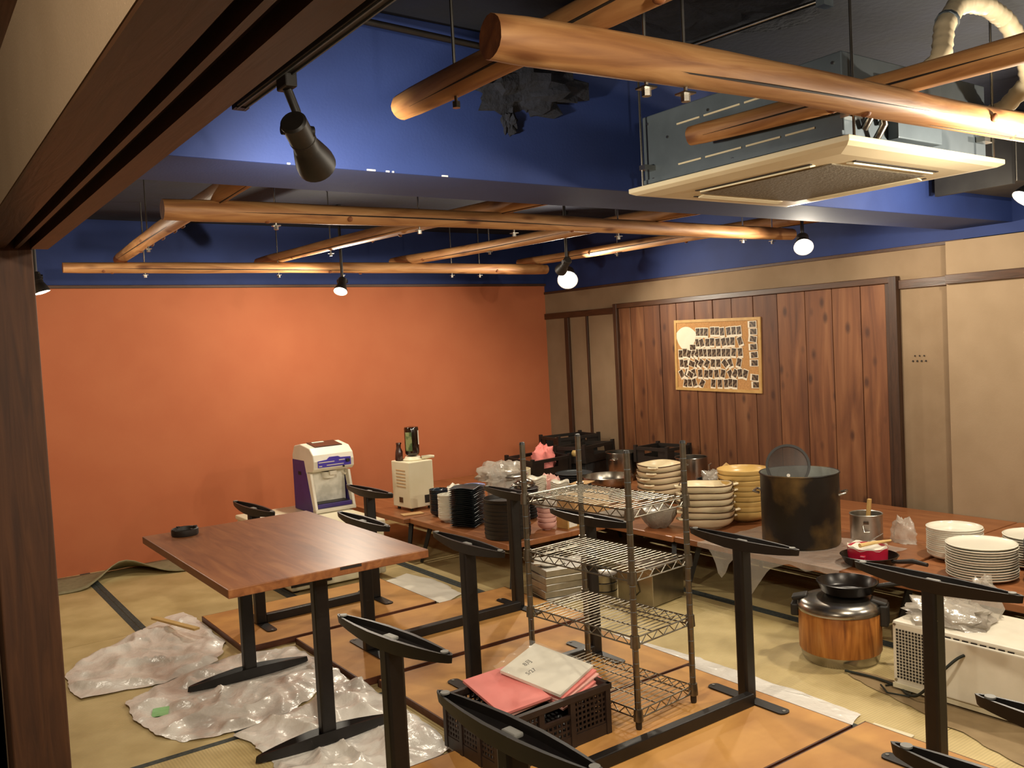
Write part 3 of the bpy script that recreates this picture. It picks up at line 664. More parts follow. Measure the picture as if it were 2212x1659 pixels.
lv = [(.0568*math.cos(a),.0568*math.sin(a),z) for z in (.045,.19) for a in [R(185+58*k/n) for k in range(n+1)]]
lab.add(lv, [(k,k+1,n+2+k,n+1+k) for k in range(n)]); lab.build('front_label', M_label, t, smooth=60)
lv = [(.0568*math.cos(a),.0568*math.sin(a),z) for z in (.09,.20) for a in [R(300+18*k/n) for k in range(n+1)]]
MB().add(lv, [(k,k+1,n+2+k,n+1+k) for k in range(n)]).build('back_label', M_paper, t, smooth=60)
o = single('small_jar', MB().lathe([(0,0),(.026,0),(.03,.01),(.028,.07),(.018,.10),(.018,.125),(.022,.13),(.02,.14),(0,.14)],14,wav=lambda q,r,z:(1+.12*math.sin(3*q+z*60),0)), M_smoke, 'small crumpled brown jar on the left corner of the sake warmer', 'jar', (3.20,6.07,LT+.376))
# ---- dish stacks on the near low table
pr = bowl_prof(.070,.036)
o = tag(MB().lathe(pr,24).build('navy_bowl', M_navydish, smooth=45), '', 'bowl', 'navy bowls beside the sake warmer')
stack(o, 13, 3.25, 5.64-.06, LT, .0135, '%s navy glazed bowl in the stack beside the sake warmer', seed=2)
pr = bowl_prof(.076,.04,.004,.5)
o = tag(MB().lathe(pr,26,wav=lambda q,r,z:(1+.012*math.cos(6*q),0)).build('white_bowl', M_wbowl, smooth=45), '', 'bowl', 'white bowls in front of the sake warmer')
stack(o, 14, 3.192, 5.355, LT, .0118, '%s small white bowl in the stack left of the dark square dishes', seed=3)
sq = MB()
def sqring(s, z, n=10, w=.0):
    out = []
    for side in range(4):
        for k in range(n):
            u = -1+2*k/n; p = Vector((u,-1,0)); p = Matrix.Rotation(side*PI/2,3,'Z')@p
            out.append((p.x*s, p.y*s, z+w*math.cos(PI*u*1.0)))
    return out
rings = [(.05,0,0),(.06,0,0),(.065,.004,0),(.092,.012,.003),(.096,.015,.004),(.093,.017,.004),(.06,.008,0)]
vs = []; 
for s, z, ww in rings: vs += sqring(s, z, 10, ww)
fs = [(i*40+j, i*40+(j+1)%40, (i+1)*40+(j+1)%40, (i+1)*40+j) for i in range(len(rings)-1) for j in range(40)]+[tuple(range(39,-1,-1)), tuple(range(240,280))]
o = tag(sq.add(vs,fs).build('square_dish', M_dkdish, smooth=35), '', 'dish', 'dark square dishes on the near low table')
o.rotation_euler[2] = R(30)
stack(o, 20, 3.205, 5.115, LT, .0135, '%s dark square dish in the tall stack between white bowls and black trays', seed=4, rj=4)
# dark plates topped with a pale blue one
o = tag(MB().lathe(bowl_prof(.088,.02,.004,.6),26).build('brown_plate', M_rim, smooth=45), '', 'plate', 'brown plates behind the square dishes')
stack(o, 9, 3.50, 5.50, LT, .020, '%s dark brown plate in the stack under the pale blue plate', seed=5)
single('blue_plate', MB().lathe(bowl_prof(.092,.02,.004,.6),28), M_blueplate, 'pale blue plate topping the stack of brown plates', 'plate', (3.50,5.50,LT+.1825))
# round black trays
o = tag(MB().lathe([(0,0),(.138,0),(.146,.004),(.150,.030),(.151,.034),(.147,.034),(.142,.008),(0,.006)],36).build('round_tray', M_blackp, smooth=40), '', 'tray', 'round black trays on the near low table')
stack(o, 10, 3.19, 4.625, LT, .0245, '%s round black tray in the tall black stack at the table corner', seed=6)
# folded pink/white cloth by the warmer
def crumple(name, mt, label, cat, loc, sx, sy, sz, seed, rz=0, flat=True, n=26, kind=None):
    m = MB(); nv = 16; vs = []
    for i in range(nv+1):
        a = PI*i/nv
        for j in range(n):
            q = 2*PI*j/n; d = Vector((math.sin(a)*math.cos(q), math.sin(a)*math.sin(q), math.cos(a)))
            k = 1+.35*noise.noise(d*2.1+Vector((seed*7.3,1,2)))+.22*abs(noise.noise(d*5.2+Vector((3,seed*3.1,0))))*2-.1
            z = d.z*k*sz
            if flat and z < -sz*.35: z = -sz*.35
            vs.append((d.x*k*sx, d.y*k*sy, z+sz*.35))
    m.add(vs, [(i*n+j, i*n+(j+1)%n, (i+1)*n+(j+1)%n, (i+1)*n+j) for i in range(nv) for j in range(n)])
    o = m.build(name, mt, smooth=55, loc=loc, rot=(0,0,rz)); return tag(o, label, cat)
crumple('cloth_bundle', M_paper, 'pale pinkish cloth bundle behind the navy bowls', 'cloth', (3.58,5.88,LT), .11, .09, .11, 2)
# plastic tub with bags
t = thing('plastic_tub', 'translucent round plastic tub piled with clear bags', 'tub', (3.97,5.78,LT))
MB().lathe([(0,0),(.12,0),(.13,.01),(.148,.17),(.156,.175),(.156,.183),(.146,.183),(.126,.014),(0,.012)],32).build('tub_body', M_glassw, t, smooth=40)
crumple('clear_bag', M_bag, 'clear plastic bag with pink print heaped on the plastic tub', 'bag', (3.95,5.78,LT+.165), .20, .17, .10, 3)
crumple('clear_bag', M_clear, 'clear plastic bag drooping over the left side of the tub', 'bag', (3.83,5.66,LT+.12), .07, .07, .12, 9)
single('shallow_pan', MB().lathe([(0,.03),(.05,.028),(.12,.012),(.145,.004),(.15,0),(.146,.0),(0,.022)],32), M_steel, 'shallow steel pan lying between tub and clear bag', 'pan', (3.97,5.70,LT+.20))
single('white_basin', MB().lathe(bowl_prof(.14,.19,.004,.7),28), M_offw, 'cream plastic basin right of the translucent tub', 'basin', (4.22,5.98,LT))
# brown dishes on the front low table with foil
o = tag(MB().lathe(bowl_prof(.105,.02,.004,.6),28).build('dark_plate', M_dkdish, smooth=45), '', 'plate', 'dark plates under the foil')
stack(o, 11, 3.62, 5.02, LT, .0195, '%s dark brown plate in the stack under crumpled foil', seed=7)
crumple('foil', M_steel, 'crumpled silver foil on the stack of dark plates', 'foil', (3.62,5.02,LT+.222), .085, .07, .035, 6)
# wavy white dishes
def wavy(q,r,z): return (1+.05*math.cos(4*q), .010*math.cos(4*q)*(r/.08)**2)
o = tag(MB().lathe(bowl_prof(.080,.03,.004,.45),32,wav=wavy).build('wavy_dish', M_wbowl, smooth=45), '', 'dish', 'wavy white dishes, taller stack')
stack(o, 12, 4.03, 5.42, LT, .0152, '%s wavy white dish in the taller stack behind the wire shelf', seed=8, rj=3)
o = tag(MB().lathe(bowl_prof(.075,.03,.004,.45),32,wav=wavy).build('wavy_dish', M_wbowl, smooth=45), '', 'dish', 'wavy white dishes, shorter stack')
stack(o, 10, 4.14, 5.27, LT, .0152, '%s wavy white dish in the shorter stack by the pinkish packet', seed=9, rj=3)
crumple('napkin_packet', M_pinkd, 'pinkish wrapped packet behind the wavy white dishes', 'packet', (4.30,5.60,LT), .10, .06, .12, 4)
o = single('paper_slip', MB().box((0,0,.002),(.19,.13,.004)), M_cardb, 'brownish pink card lying in front of the wavy dishes', 'card', (4.20,5.08,LT+.165), R(25))
single('card_stand', MB().bb(-.07,.07,-.05,.05,0,.163), M_dkdish, 'dark box under the brownish pink card', 'box', (4.20,5.08,LT), R(25), None, .004)
# dark round plates
o = tag(MB().lathe(bowl_prof(.155,.026,.005,.6),34).build('dark_plate', M_dkdish, smooth=45), '', 'plate', 'large dark plates below the black baskets')
stack(o, 8, 4.60, 5.66, LT, .0165, '%s large dark round plate in the stack below the black baskets', seed=10)
# steel bowl and pots
single('mixing_bowl', MB().lathe(bowl_prof(.205,.15,.003,.4),40), M_steel, 'wide shiny steel mixing bowl beside the dark plates', 'bowl', (4.62,5.26,LT))
def steel_pot(loc, r, h, label, tilt=0, name='steel_pot'):
    t = thing(name, label, 'pot', loc, (R(tilt),0,R(20)))
    MB().lathe([(0,0),(r*.94,0),(r,.012),(r,h),(r+.006,h+.002),(r+.004,h+.006),(r-.003,h+.003),(r-.004,.014),(0,.010)],36).build('pot_body', M_steel, t, smooth=40)
    for s in (-1,1): MB().tube([(s*r,-.03,h*.8),(s*(r+.03),-.025,h*.8),(s*(r+.03),.025,h*.8),(s*r,.03,h*.8)],.005,8).build('handle', M_steel, t, smooth=50)
    return t
steel_pot((5.20,5.72,LT), .14, .24, 'tall steel pot among the black baskets')
steel_pot((5.28,4.98,LT), .13, .24, 'steel pot behind the cream casserole stack')
# black baskets
def basket(loc, L, Wd, H, rz, label, tilt=0):
    t = thing('black_basket', label, 'basket', loc, (R(tilt),0,rz))
    MB().bb(-L/2,L/2,-Wd/2,Wd/2,0,.006).build('floor_panel', M_blackp, t)
    for s in (-1,1):
        m = MB(); m.bb(-L/2,L/2,s*Wd/2-.004,s*Wd/2+.004,0,H*.42); m.bb(-L/2,-L*.2,s*Wd/2-.004,s*Wd/2+.004,H*.42,H*.8); m.bb(L*.2,L/2,s*Wd/2-.004,s*Wd/2+.004,H*.42,H*.8)
        m.bb(-L/2-.008,L/2+.008,s*Wd/2-.010,s*Wd/2+.010,H*.8,H)
        m.build('long_side', M_blackp, t)
        m = MB(); m.bb(s*L/2-.004,s*L/2+.004,-Wd/2,Wd/2,0,H*.42); m.bb(s*L/2-.004,s*L/2+.004,-Wd/2,-Wd*.22,H*.42,H*.8); m.bb(s*L/2-.004,s*L/2+.004,Wd*.22,Wd/2,H*.42,H*.8)
        m.bb(s*L/2-.010,s*L/2+.010,-Wd/2-.008,Wd/2+.008,H*.8,H)
        m.build('short_side', M_blackp, t)
        for q in (-1,1): MB().bb(s*L/2-.014,s*L/2+.014,q*Wd/2-.014,q*Wd/2+.014,0,H+.016).build('corner_post', M_blackp, t)
    return t
basket((4.62,6.18,LT+.10), .46, .32, .14, R(8), 'black plastic basket farthest left, holding a pink bag', 4)
basket((5.12,6.12,LT+.145), .44, .32, .15, R(14), 'black plastic basket in the middle, left of the tall steel pot', -3)
basket((5.27,6.52,LT+.21), .46, .3, .13, R(-4), 'black plastic basket raised at the back by the corner')
basket((5.36,5.38,LT+.17), .3, .34, .13, R(6), 'black plastic basket farthest right, before the cedar panel')
single('grey_carton', MB().bb(-.20,.20,-.14,.14,0,.098), M_dkdish, 'dark carton under the leftmost black basket', 'carton', (4.62,6.18,LT), R(8), None, .004)
single('grey_carton', MB().bb(-.18,.18,-.13,.13,0,.143), M_dkdish, 'dark carton under the middle black basket', 'carton', (5.12,6.12,LT), R(14), None, .004)
single('grey_carton', MB().bb(-.2,.2,-.13,.13,0,.54), M_dkdish, 'tall dark carton on the floor holding up the rear basket', 'carton', (5.3,6.52,0), R(-4), None, .004)
single('grey_carton', MB().bb(-.12,.12,-.14,.14,0,.168), M_dkdish, 'dark carton under the rightmost black basket', 'carton', (5.36,5.38,LT), R(6), None, .004)
crumple('pink_bag', M_pink, 'bright pink bag sticking up from the left black basket', 'bag', (4.68,6.18,LT+.108), .11, .09, .16, 5, flat=True)
single('yellow_ball', MB().lathe([(.055*math.sin(PI*k/12),.055-.055*math.cos(PI*k/12)) for k in range(13)],20), M_yel, 'pale yellow ball resting between the black baskets', 'ball', (5.05,6.15,LT+.152), 0, 60)
# cream casseroles
def casserole(n, x, y, dz, r, h, lab, grp, rz, seed, handles=True):
    t = thing('cream_casserole', '', 'casserole', (x,y,LT), rz, grp)
    wv = lambda q,rr,z: (1+.02*math.cos(2*q), 0)
    MB().lathe(bowl_prof(r,h,.006,.62),34,sx=1.06,sy=.94,wav=lambda q,rr,z:(1+(.07*max(0,math.cos(q+PI/2))**24 if z > h*.7 else 0),(.004*math.sin(3*q+1) if z > h*.5 else 0))).build('dish_body', M_cream, t, smooth=45)
    MB().lathe([(r-.004,h-.001),(r+.002,h-.002),(r+.002,h+.004),(r-.004,h+.004)],34,sx=1.06,sy=.94,wav=lambda q,rr,z:(1+.07*max(0,math.cos(q+PI/2))**24,.004*math.sin(3*q+1)),close=True).build('brown_rim', M_rim, t, smooth=45)
    if handles:
        for s in (-1,1):
            MB().tube([(s*r*1.03,-.035,h-.008),(s*(r*1.06+.028),-.022,h-.006),(s*(r*1.06+.028),.022,h-.006),(s*r*1.03,.035,h-.008)],.008,8).build('handle', M_cream, t, smooth=55)
    stack(t, n, x, y, LT, dz, lab, .004, 10, seed)
casserole(6, 4.66, 4.72, .043, .178, .070, '%s cream casserole in the farther stack behind the wire shelf', 'cream casseroles, farther stack', R(20), 11)
casserole(6, 4.235, 3.87, .041, .160, .070, '%s cream handled casserole in the nearer stack left of the stockpot', 'cream casseroles, nearer stack', R(-25), 12)
# yellow bowls
o = tag(MB().lathe(bowl_prof(.168,.072,.005,.45),36).build('yellow_bowl', M_yel, smooth=45), '', 'bowl', 'yellow bowls behind the stockpot')
stack(o, 9, 4.545, 3.83, LT, .0335, '%s yellow bowl in the stack behind the stockpot', seed=13, jit=.004)
# utensils in a black tub behind the casseroles
t = thing('utensil_tub', 'dark round tub of utensils between casseroles and yellow bowls', 'tub', (4.98,4.46,LT))
MB().lathe([(0,0),(.12,0),(.135,.15),(.142,.155),(.13,.155),(.116,.01),(0,.01)],28).build('tub_body', M_dkdish, t, smooth=40)
single('wooden_utensil', MB().tube([(-.10,.06,0),(.02,.0,.10),(.09,-.04,.03)],[.012,.013,.012],10), M_corkfr, 'orange wooden utensil handle lying across the dark tub', 'utensil', (5.02,4.40,LT+.16))
crumple('bag_scrap', M_bag, 'crumpled clear bag scrap in the dark utensil tub', 'bag', (4.95,4.46,LT+.13), .09, .08, .07, 8)
single('ladle', MB().tube([(-.05,.03,.0),(-.02,.04,.12),(.0,.06,.19),(.02,.05,.20)],.007,8), M_rim, 'dark ladle standing up from the utensil tub', 'ladle', (4.99,4.47,LT+.06))
# ---- stockpot
t = thing('stockpot', 'large burnt black stockpot on the low table', 'pot', (4.245,3.17,LT+.004), R(10))
r, h = .218, .405
MB().lathe([(0,0),(r*.97,0),(r,.014),(r,h),(r+.006,h+.003),(r+.004,h+.009),(r-.003,h+.007)],48,cap=False).build('outer_wall', M_burnt, t, smooth=40)
MB().lathe([(r-.003,h+.007),(r-.005,h-.01),(r-.006,.02),(r*.9,.012),(0,.012)],48,cap=False).build('inner_wall', M_potin, t, smooth=40)
for a in (R(-72), R(108)):
    c, s = math.cos(a), math.sin(a); tn = Vector((-s,c,0)); nr = Vector((c,s,0))
    MB().tube([nr*r+tn*.055+Vector((0,0,h*.72)), nr*(r+.035)+tn*.05+Vector((0,0,h*.74)), nr*(r+.035)-tn*.05+Vector((0,0,h*.74)), nr*r-tn*.055+Vector((0,0,h*.72))],.007,8).build('handle', M_steel, t, smooth=50)
t = thing('pot_lid_of_glass', 'dark glass lid leaning upright inside the stockpot', 'lid', (4.20,3.21,LT+.452), Vector((-.74,-.60,.30)).to_track_quat('Z','Y').to_euler())
MB().lathe([(0,.006),(.06,.005),(.11,.001),(.115,0),(.115,-.003),(.06,.001),(0,.003)],36).build('glass', M_mesh, t, smooth=50)
MB().lathe([(.110,-.006),(.124,-.006),(.124,.006),(.110,.006)],36,close=True).build('metal_rim', M_blackp, t, smooth=40)
MB().cyl((.0,-.06,.004),(.0,-.06,.016),.010,n=14).build('knob_screw', M_steel, t, smooth=40)
# ---- tin canister with paddle
t = thing('tin_canister', 'dented aluminium canister on the low table right of the stockpot', 'canister', (4.56,2.955,LT))
MB().lathe([(0,0),(.086,0),(.089,.006),(.089,.145),(.093,.15),(.091,.154),(.086,.15),(.085,.008),(0,.006)],32).build('can_body', M_alu, t, smooth=40)
MB().box((-.078,-.049,.11),(.004,.03,.012),(0,0,R(32))).build('name_plate', M_rim, t)
MB().tube([(-.082,-.03,.095),(-.092,-.045,.06),(-.070,-.066,.06)],.003,6).build('clasp', M_steel, t)
single('wooden_paddle', MB().box((0,0,.11),(.028,.02,.22)), M_corkfr, 'square wooden stick standing in the aluminium canister', 'stick', (4.575,2.965,LT+.012), R(15), None, .003, rot=(R(5),R(3),R(15)))
crumple('clear_bag', M_clear, 'small clear bag crumpled right of the aluminium canister', 'bag', (4.62,2.76,LT), .05, .07, .10, 12)
# ---- frying pans, red pot
def pan(loc, r, h, rz, label, mt, hl=.19, tilt=0):
    t = thing('frying_pan', label, 'frying pan', loc, (R(tilt),0,rz))
    MB().lathe([(0,0),(r*.74,0),(r*.86,.012),(r,h),(r+.004,h+.002),(r-.002,h+.004),(r*.84,.014),(r*.72,.005),(0,.005)],40).build('pan_body', mt, t, smooth=40)
    MB().tube([(r-.004,0,h-.012),(r+.04,0,h-.004),(r+hl*.6,0,h+.012),(r+hl,0,h+.008)],[.009,.011,.013,.010],8).build('handle', M_blackp, t, smooth=50)
    return t
M_pan = mat('nonstick_black', '16100c', '1f1712', .3, .3, scale=20)
pan((4.075,2.63,LT), .140, .052, R(-95), 'frying pan on the low table holding the red pot', M_pan)
t = thing('red_pot', 'crimson pot lined with white paper inside the frying pan', 'pot', (4.085,2.645,LT+.006))
MB().lathe([(0,0),(.088,0),(.096,.008),(.100,.085),(.097,.087),(.094,.01),(0,.008)],32).build('pot_body', M_red, t, smooth=40)
MB().lathe([(0,.066),(.09,.066),(.097,.08),(.099,.092),(.100,.082),(.094,.07)],32,wav=lambda q,r_,z:(1,.006*math.sin(7*q) if r_ > .08 else 0)).build('paper_lining', M_paper, t, smooth=55)
MB().box((-.098,-.035,.045),(.02,.03,.03),(0,0,R(20))).build('handle_stub', M_red, t, bevel=.006)
single('wooden_spoon', MB().tube([(-.09,.02,0),(.0,-.005,.004),(.11,-.03,.0)],[.012,.009,.006],8), M_wstick, 'pale wooden spoon lying across the red pot', 'spoon', (4.10,2.62,LT+.108))
single('metal_skewer', MB().tube([(-.03,.02,-.01),(.10,.0,.025)],.003,6), M_steel, 'thin metal skewer sticking out of the red pot', 'skewer', (4.12,2.64,LT+.11))
# ---- rice cooker
t = thing('rice_cooker', 'round wood-grain rice cooker with steel lid on the tatami', 'rice cooker', (3.60,2.49,0), R(0))
r = .186
MB().lathe([(0,0),(r*.9,0),(r*.93,.012),(r*.97,.045),(r*.97,.05),(0,.05)],40).build('steel_base', M_steel, t, smooth=40)
bd = MB().lathe([(r*.985,.05),(r,.056),(r,.235),(r*.985,.24)],40).build('woodgrain_body', M_rgrain, t, smooth=40)
ld = MB().lathe([(0,.302),(r*.5,.300),(r*.82,.290),(r*.95,.278),(r*1.02,.258),(r*1.03,.244),(r*1.02,.238),(r*.98,.236),(0,.236)],40).build('steel_lid', M_steel, t, smooth=40)
for a, hh in ((R(-62), .10), (R(120), .06)):
    q = Matrix.Rotation(a,3,'Z')
    MB().box(q@Vector((r+.012,0,.225)),(.04,.085,hh),Matrix.Rotation(a,3,'Z')).build('hinge_bracket' if hh > .08 else 'latch', M_blackp, t, bevel=.008)
    MB().box(q@Vector((r-.01,0,.283)),(.075,.07,.022),Matrix.Rotation(a,3,'Z')@Matrix.Rotation(R(14),3,'Y')).build('lid_clip', M_blackp, t, bevel=.008)
pan((3.645,2.475,.304), .135, .055, R(-62), 'black frying pan resting on the rice cooker lid', M_pan, .2, 0)
cord = [(3.44,2.36,.012),(3.46,2.22,.012),(3.44,2.10,.012),(3.40,2.04,.012),(3.37,1.98,.03),(3.36,1.92,.09),(3.362,1.86,.17),(3.39,1.82,.22),(3.42,1.80,.235)]
t = thing('power_cord', 'dark green power cord looping from rice cooker to microwave', 'cord', (3.4,2.1,.01))
cp = []
for i in range(len(cord)-1):
    for k in range(6):
        u = k/6; a = [Vector(cord[max(0,min(len(cord)-1,i+j))]) for j in (-1,0,1,2)]
        cp.append(.5*((2*a[1])+(-a[0]+a[2])*u+(2*a[0]-5*a[1]+4*a[2]-a[3])*u*u+(-a[0]+3*a[1]-3*a[2]+a[3])*u**3))
MB().tube([q-Vector((3.4,2.1,.01)) for q in cp],.006,8).build('cable', M_cable, t, smooth=60)
MB().tube([(.02,.05,.0),(.08,.02,.002),(.06,-.05,.0),(-.02,-.08,.002),(-.05,.0,.003),(.0,.06,.006)],.004,6).build('cable_loop', M_cable, t, smooth=60)
# ---- microwave seen from the back
t = thing('microwave', 'white microwave seen from its vented back on the tatami', 'microwave', (3.62,1.83,0), R(1))
b = MB().bb(-.19,.19,-.29,.29,.02,.305).build('body', M_white, t, bevel=.012)
MB().bb(-.205,-.19,-.285,.11,.04,.285).build('back_bulge', M_white, t, bevel=.02, seg=3)
MB().bb(-.193,-.189,-.29,.29,.015,.035).build('bottom_lip', M_offw, t)
mp_ = MB()
for i in range(9):
    for j in range(16): mp_.box((-.1915,.265-.014*i,.065+.0135*j),(.004,.008,.008))
vp_ = mp_.build('vent_holes', M_blackp, t); 
for k in range(8): MB().bb(-.1925,-.189,-.21+.035*k,-.186+.035*k,.284,.289).build('vent_slot', M_line, t)
for (y,z) in ((.275,.29),(.275,.05),(.14,.29),(-.27,.29)): MB().cyl((-.19,y,z),(-.195,y,z),.006,n=8).build('screw', M_steel, t)
for x in (-.15,.15):
    for y in (-.24,.24): MB().cyl((x,y,0),(x,y,.022),.018,n=10).build('rubber_foot', M_blackp, t)
crumple('clear_bag', M_bag, 'clear bag of white packets on top of the microwave', 'bag', (3.60,1.96,.3055), .14, .17, .055, 14)
crumple('clear_bag', M_clear, 'knotted clear bag end rising above the microwave', 'bag', (3.74,1.88,.3055), .06, .07, .12, 15)
# ---- white plates at right
LT5 = .3255
pl = lambda r: bowl_prof(r,.022,.004,.62)
o = tag(MB().lathe(bowl_prof(.136,.034,.004,.5),38).build('white_bowl', M_wbowl, smooth=45), '', 'bowl', 'white bowls at the right, farther stack')
stack(o, 14, 4.49, 2.40, LT5, .0105, '%s white bowl in the farther stack at the right', seed=15, jit=.0015)
o = tag(MB().lathe(pl(.158),40).build('white_plate', M_wbowl, smooth=45), '', 'plate', 'white plates at the right, nearest stack')
stack(o, 13, 4.235, 2.135, LT5, .0122, '%s large white plate in the nearest stack at the right', seed=16, jit=.003)
o = tag(MB().lathe(pl(.155),40).build('white_plate', M_wbowl, smooth=45), '', 'plate', 'white plates at the right edge, rear stack')
stack(o, 12, 4.62, 2.05, LT5, .0122, '%s white plate in the rear stack at the right edge', seed=17, jit=.002)
o = tag(MB().lathe(bowl_prof(.145,.028,.005,.6),38).build('dark_plate', M_dkdish, smooth=45), '', 'plate', 'dark plates at the right edge')
stack(o, 11, 4.37, 1.845, LT5, .0165, '%s dark grey plate in the stack at the right edge', seed=18, jit=.002)
# ---- in front, on the near low tables behind the wire shelf
o = tag(MB().lathe(bowl_prof(.064,.05,.003,.40),24).build('pink_cup', M_pinkd, smooth=45), '', 'cup', 'pink cups in a tower')
stack(o, 4, 3.49, 4.60, LT, .032, '%s pale pink cup in the small tower behind the wire shelf', seed=19)
crumple('clear_bag', M_bag, 'crumpled clear wrap on top of the pink cups', 'bag', (3.49,4.61,LT+.154), .075, .075, .05, 16)
t = thing('wooden_box', 'small pale wooden box right of the pink cups', 'box', (3.63,4.55,LT), R(10))
MB().bb(-.06,.06,-.05,.05,0,.072).build('box_body', M_corkfr, t, bevel=.002)
MB().bb(-.05,.03,-.0525,-.049,.008,.06).build('paper_label', M_paper, t)
t = thing('cardboard_box', 'flat tan cardboard carton behind the top rack shelf', 'box', (4.05,4.90,LT), R(-5))
MB().bb(-.15,.15,-.12,.12,0,.13).build('carton', M_cardb, t, bevel=.003)
MB().bb(-.15,.15,-.004,.004,.1302,.131).build('tape', M_offw, t)
o = single('steel_tray', MB().bb(-.13,.13,-.09,.09,0,.05), M_greyb, 'grey wrapped parcel right of the tan carton', 'parcel', (4.02,4.50,LT), R(4), None, .008)
t = thing('wrapped_bowl', 'round bowl wrapped in grey plastic at the low table edge', 'bowl', (4.02,4.10,LT))
MB().lathe([(0,0),(.06,0),(.09,.03),(.118,.08),(.12,.12),(.09,.135),(0,.14)],26,wav=lambda q,r_,z:(1+.05*math.sin(7*q+30*z)+.03*math.sin(13*q),.006*math.sin(5*q))).build('wrapping', M_greyb, t, smooth=40)
# ---- on the floor behind the rack
t = thing('cardboard_flap', 'flat beige card lying on the low table behind the upturned feet', 'card', (3.14,5.80,LT))
MB().box((0,0,.003),(.16,.09,.005),(0,0,R(-12))).build('card', M_cardb, t)
o = tag(MB().bb(-.17,.17,-.12,.12,0,.042).build('flat_box', M_alu, bevel=.004), '', 'box', 'shallow metal boxes stacked on the floor')
o.rotation_euler[2] = R(-12)
stack(o, 5, 3.28, 4.20, 0, .043, '%s shallow metal box in the stack behind the wire shelf', seed=20, jit=.008, rj=3)
crumple('paper_scrap', M_paper, 'crumpled white paper on the stacked metal boxes', 'paper', (3.22,4.24,.216), .10, .08, .03, 17)
o = tag(MB().lathe([(0,0),(.07,0),(.078,.006),(.08,.045),(.082,.05),(.074,.048),(0,.04)],20).build('steel_container', M_steel, smooth=40), '', 'container', 'steel containers on the floor')
stack(o, 3, 3.46, 4.02, 0, .05, '%s round steel container on the floor left of the steel cabinet', seed=21)
t = thing('steel_cabinet', 'brushed steel box with a cable on the floor behind the wire shelf', 'cabinet', (3.63,3.79,0), R(8))
MB().bb(-.15,.15,-.13,.13,.01,.225).build('body', M_steel, t, bevel=.004)
MB().bb(-.155,.155,-.135,.135,.215,.232).build('lid', M_steel, t, bevel=.003)
for x in (-.12,.12):
    for y in (-.1,.1): MB().cyl((x,y,0),(x,y,.012),.012,n=8).build('rubber_foot', M_blackp, t)
MB().tube([(-.152,.02,.17),(-.17,.0,.15),(-.172,-.02,.08),(-.16,.01,.05),(-.152,.04,.06)],.005,6).build('cable', M_cable, t, smooth=60)
# ================================================================== WIRE RACK
rk = thing('wire_shelf', 'tall chrome wire shelving rack with four shelves', 'shelf', (2.448,2.828,.0342), R(5.2))
WX, WY = .172, .305
for sx in (-1,1):
    for sy in (-1,1):
        po = MB().cyl((sx*WX,sy*WY,.03),(sx*WX,sy*WY,1.088),.0127,n=14).build('post', M_chrome, rk, smooth=40)
        g = MB()
        for k in range(20): g.lathe([(.0129,-.001),(.0134,0),(.0129,.001)],12,c=(sx*WX,sy*WY,.06+k*.0508))
        g.build('groove_rings', M_galv, po)['kind'] = 'stuff'
        MB().lathe([(0,1.10),(.011,1.098),(.0135,1.088),(.0,1.086)],12,c=(sx*WX,sy*WY,0)).build('cap', M_blackp, po, smooth=50)
        MB().lathe([(0,0),(.011,0),(.013,.008),(.013,.03),(0,.03)],12,c=(sx*WX,sy*WY,0)).build('levelling_foot', M_blackp, po, smooth=40)
def zig(m, a, b, z0, z1, n, r=.0022):
    a, b = Vector(a), Vector(b); pts = []
    for i in range(n+1):
        p = a.lerp(b,i/n); pts.append((p.x,p.y,z0 if i%2 else z1))
    for i in range(n): m.cyl(pts[i],pts[i+1],r,n=5,cap=False)
for z in (.040,.330,.583,.832):
    sh = MB()
    for zz in (0,.032):
        for s in (-1,1):
            sh.cyl((-WX,s*WY,z+zz),(WX,s*WY,z+zz),.0032,n=7); sh.cyl((s*WX,-WY,z+zz),(s*WX,WY,z+zz),.0032,n=7)
    o = sh.build('shelf_frame', M_chrome, rk, smooth=50)
    m = MB()
    for s in (-1,1): zig(m,(-WX,s*WY,0),(WX,s*WY,0),z,z+.032,10); zig(m,(s*WX,-WY,0),(s*WX,WY,0),z,z+.032,18)
    m.build('truss_wire', M_chrome, o)
    m = MB(); n = 22
    for i in range(1,n):
        y = -WY+2*WY*i/n; m.cyl((-WX,y,z+.033),(WX,y,z+.033),.0019,n=5,cap=False)
    for x in (-.06,.06): m.cyl((x,-WY,z+.030),(x,WY,z+.030),.0026,n=6,cap=False)
    m.build('wire_deck', M_chrome, o)
    for sx in (-1,1):
        for sy in (-1,1): MB().lathe([(.0129,-.006),(.020,-.006),(.0175,.042),(.0129,.042)],14,c=(sx*WX,sy*WY,z)).build('sleeve', M_chrome, o, smooth=40)
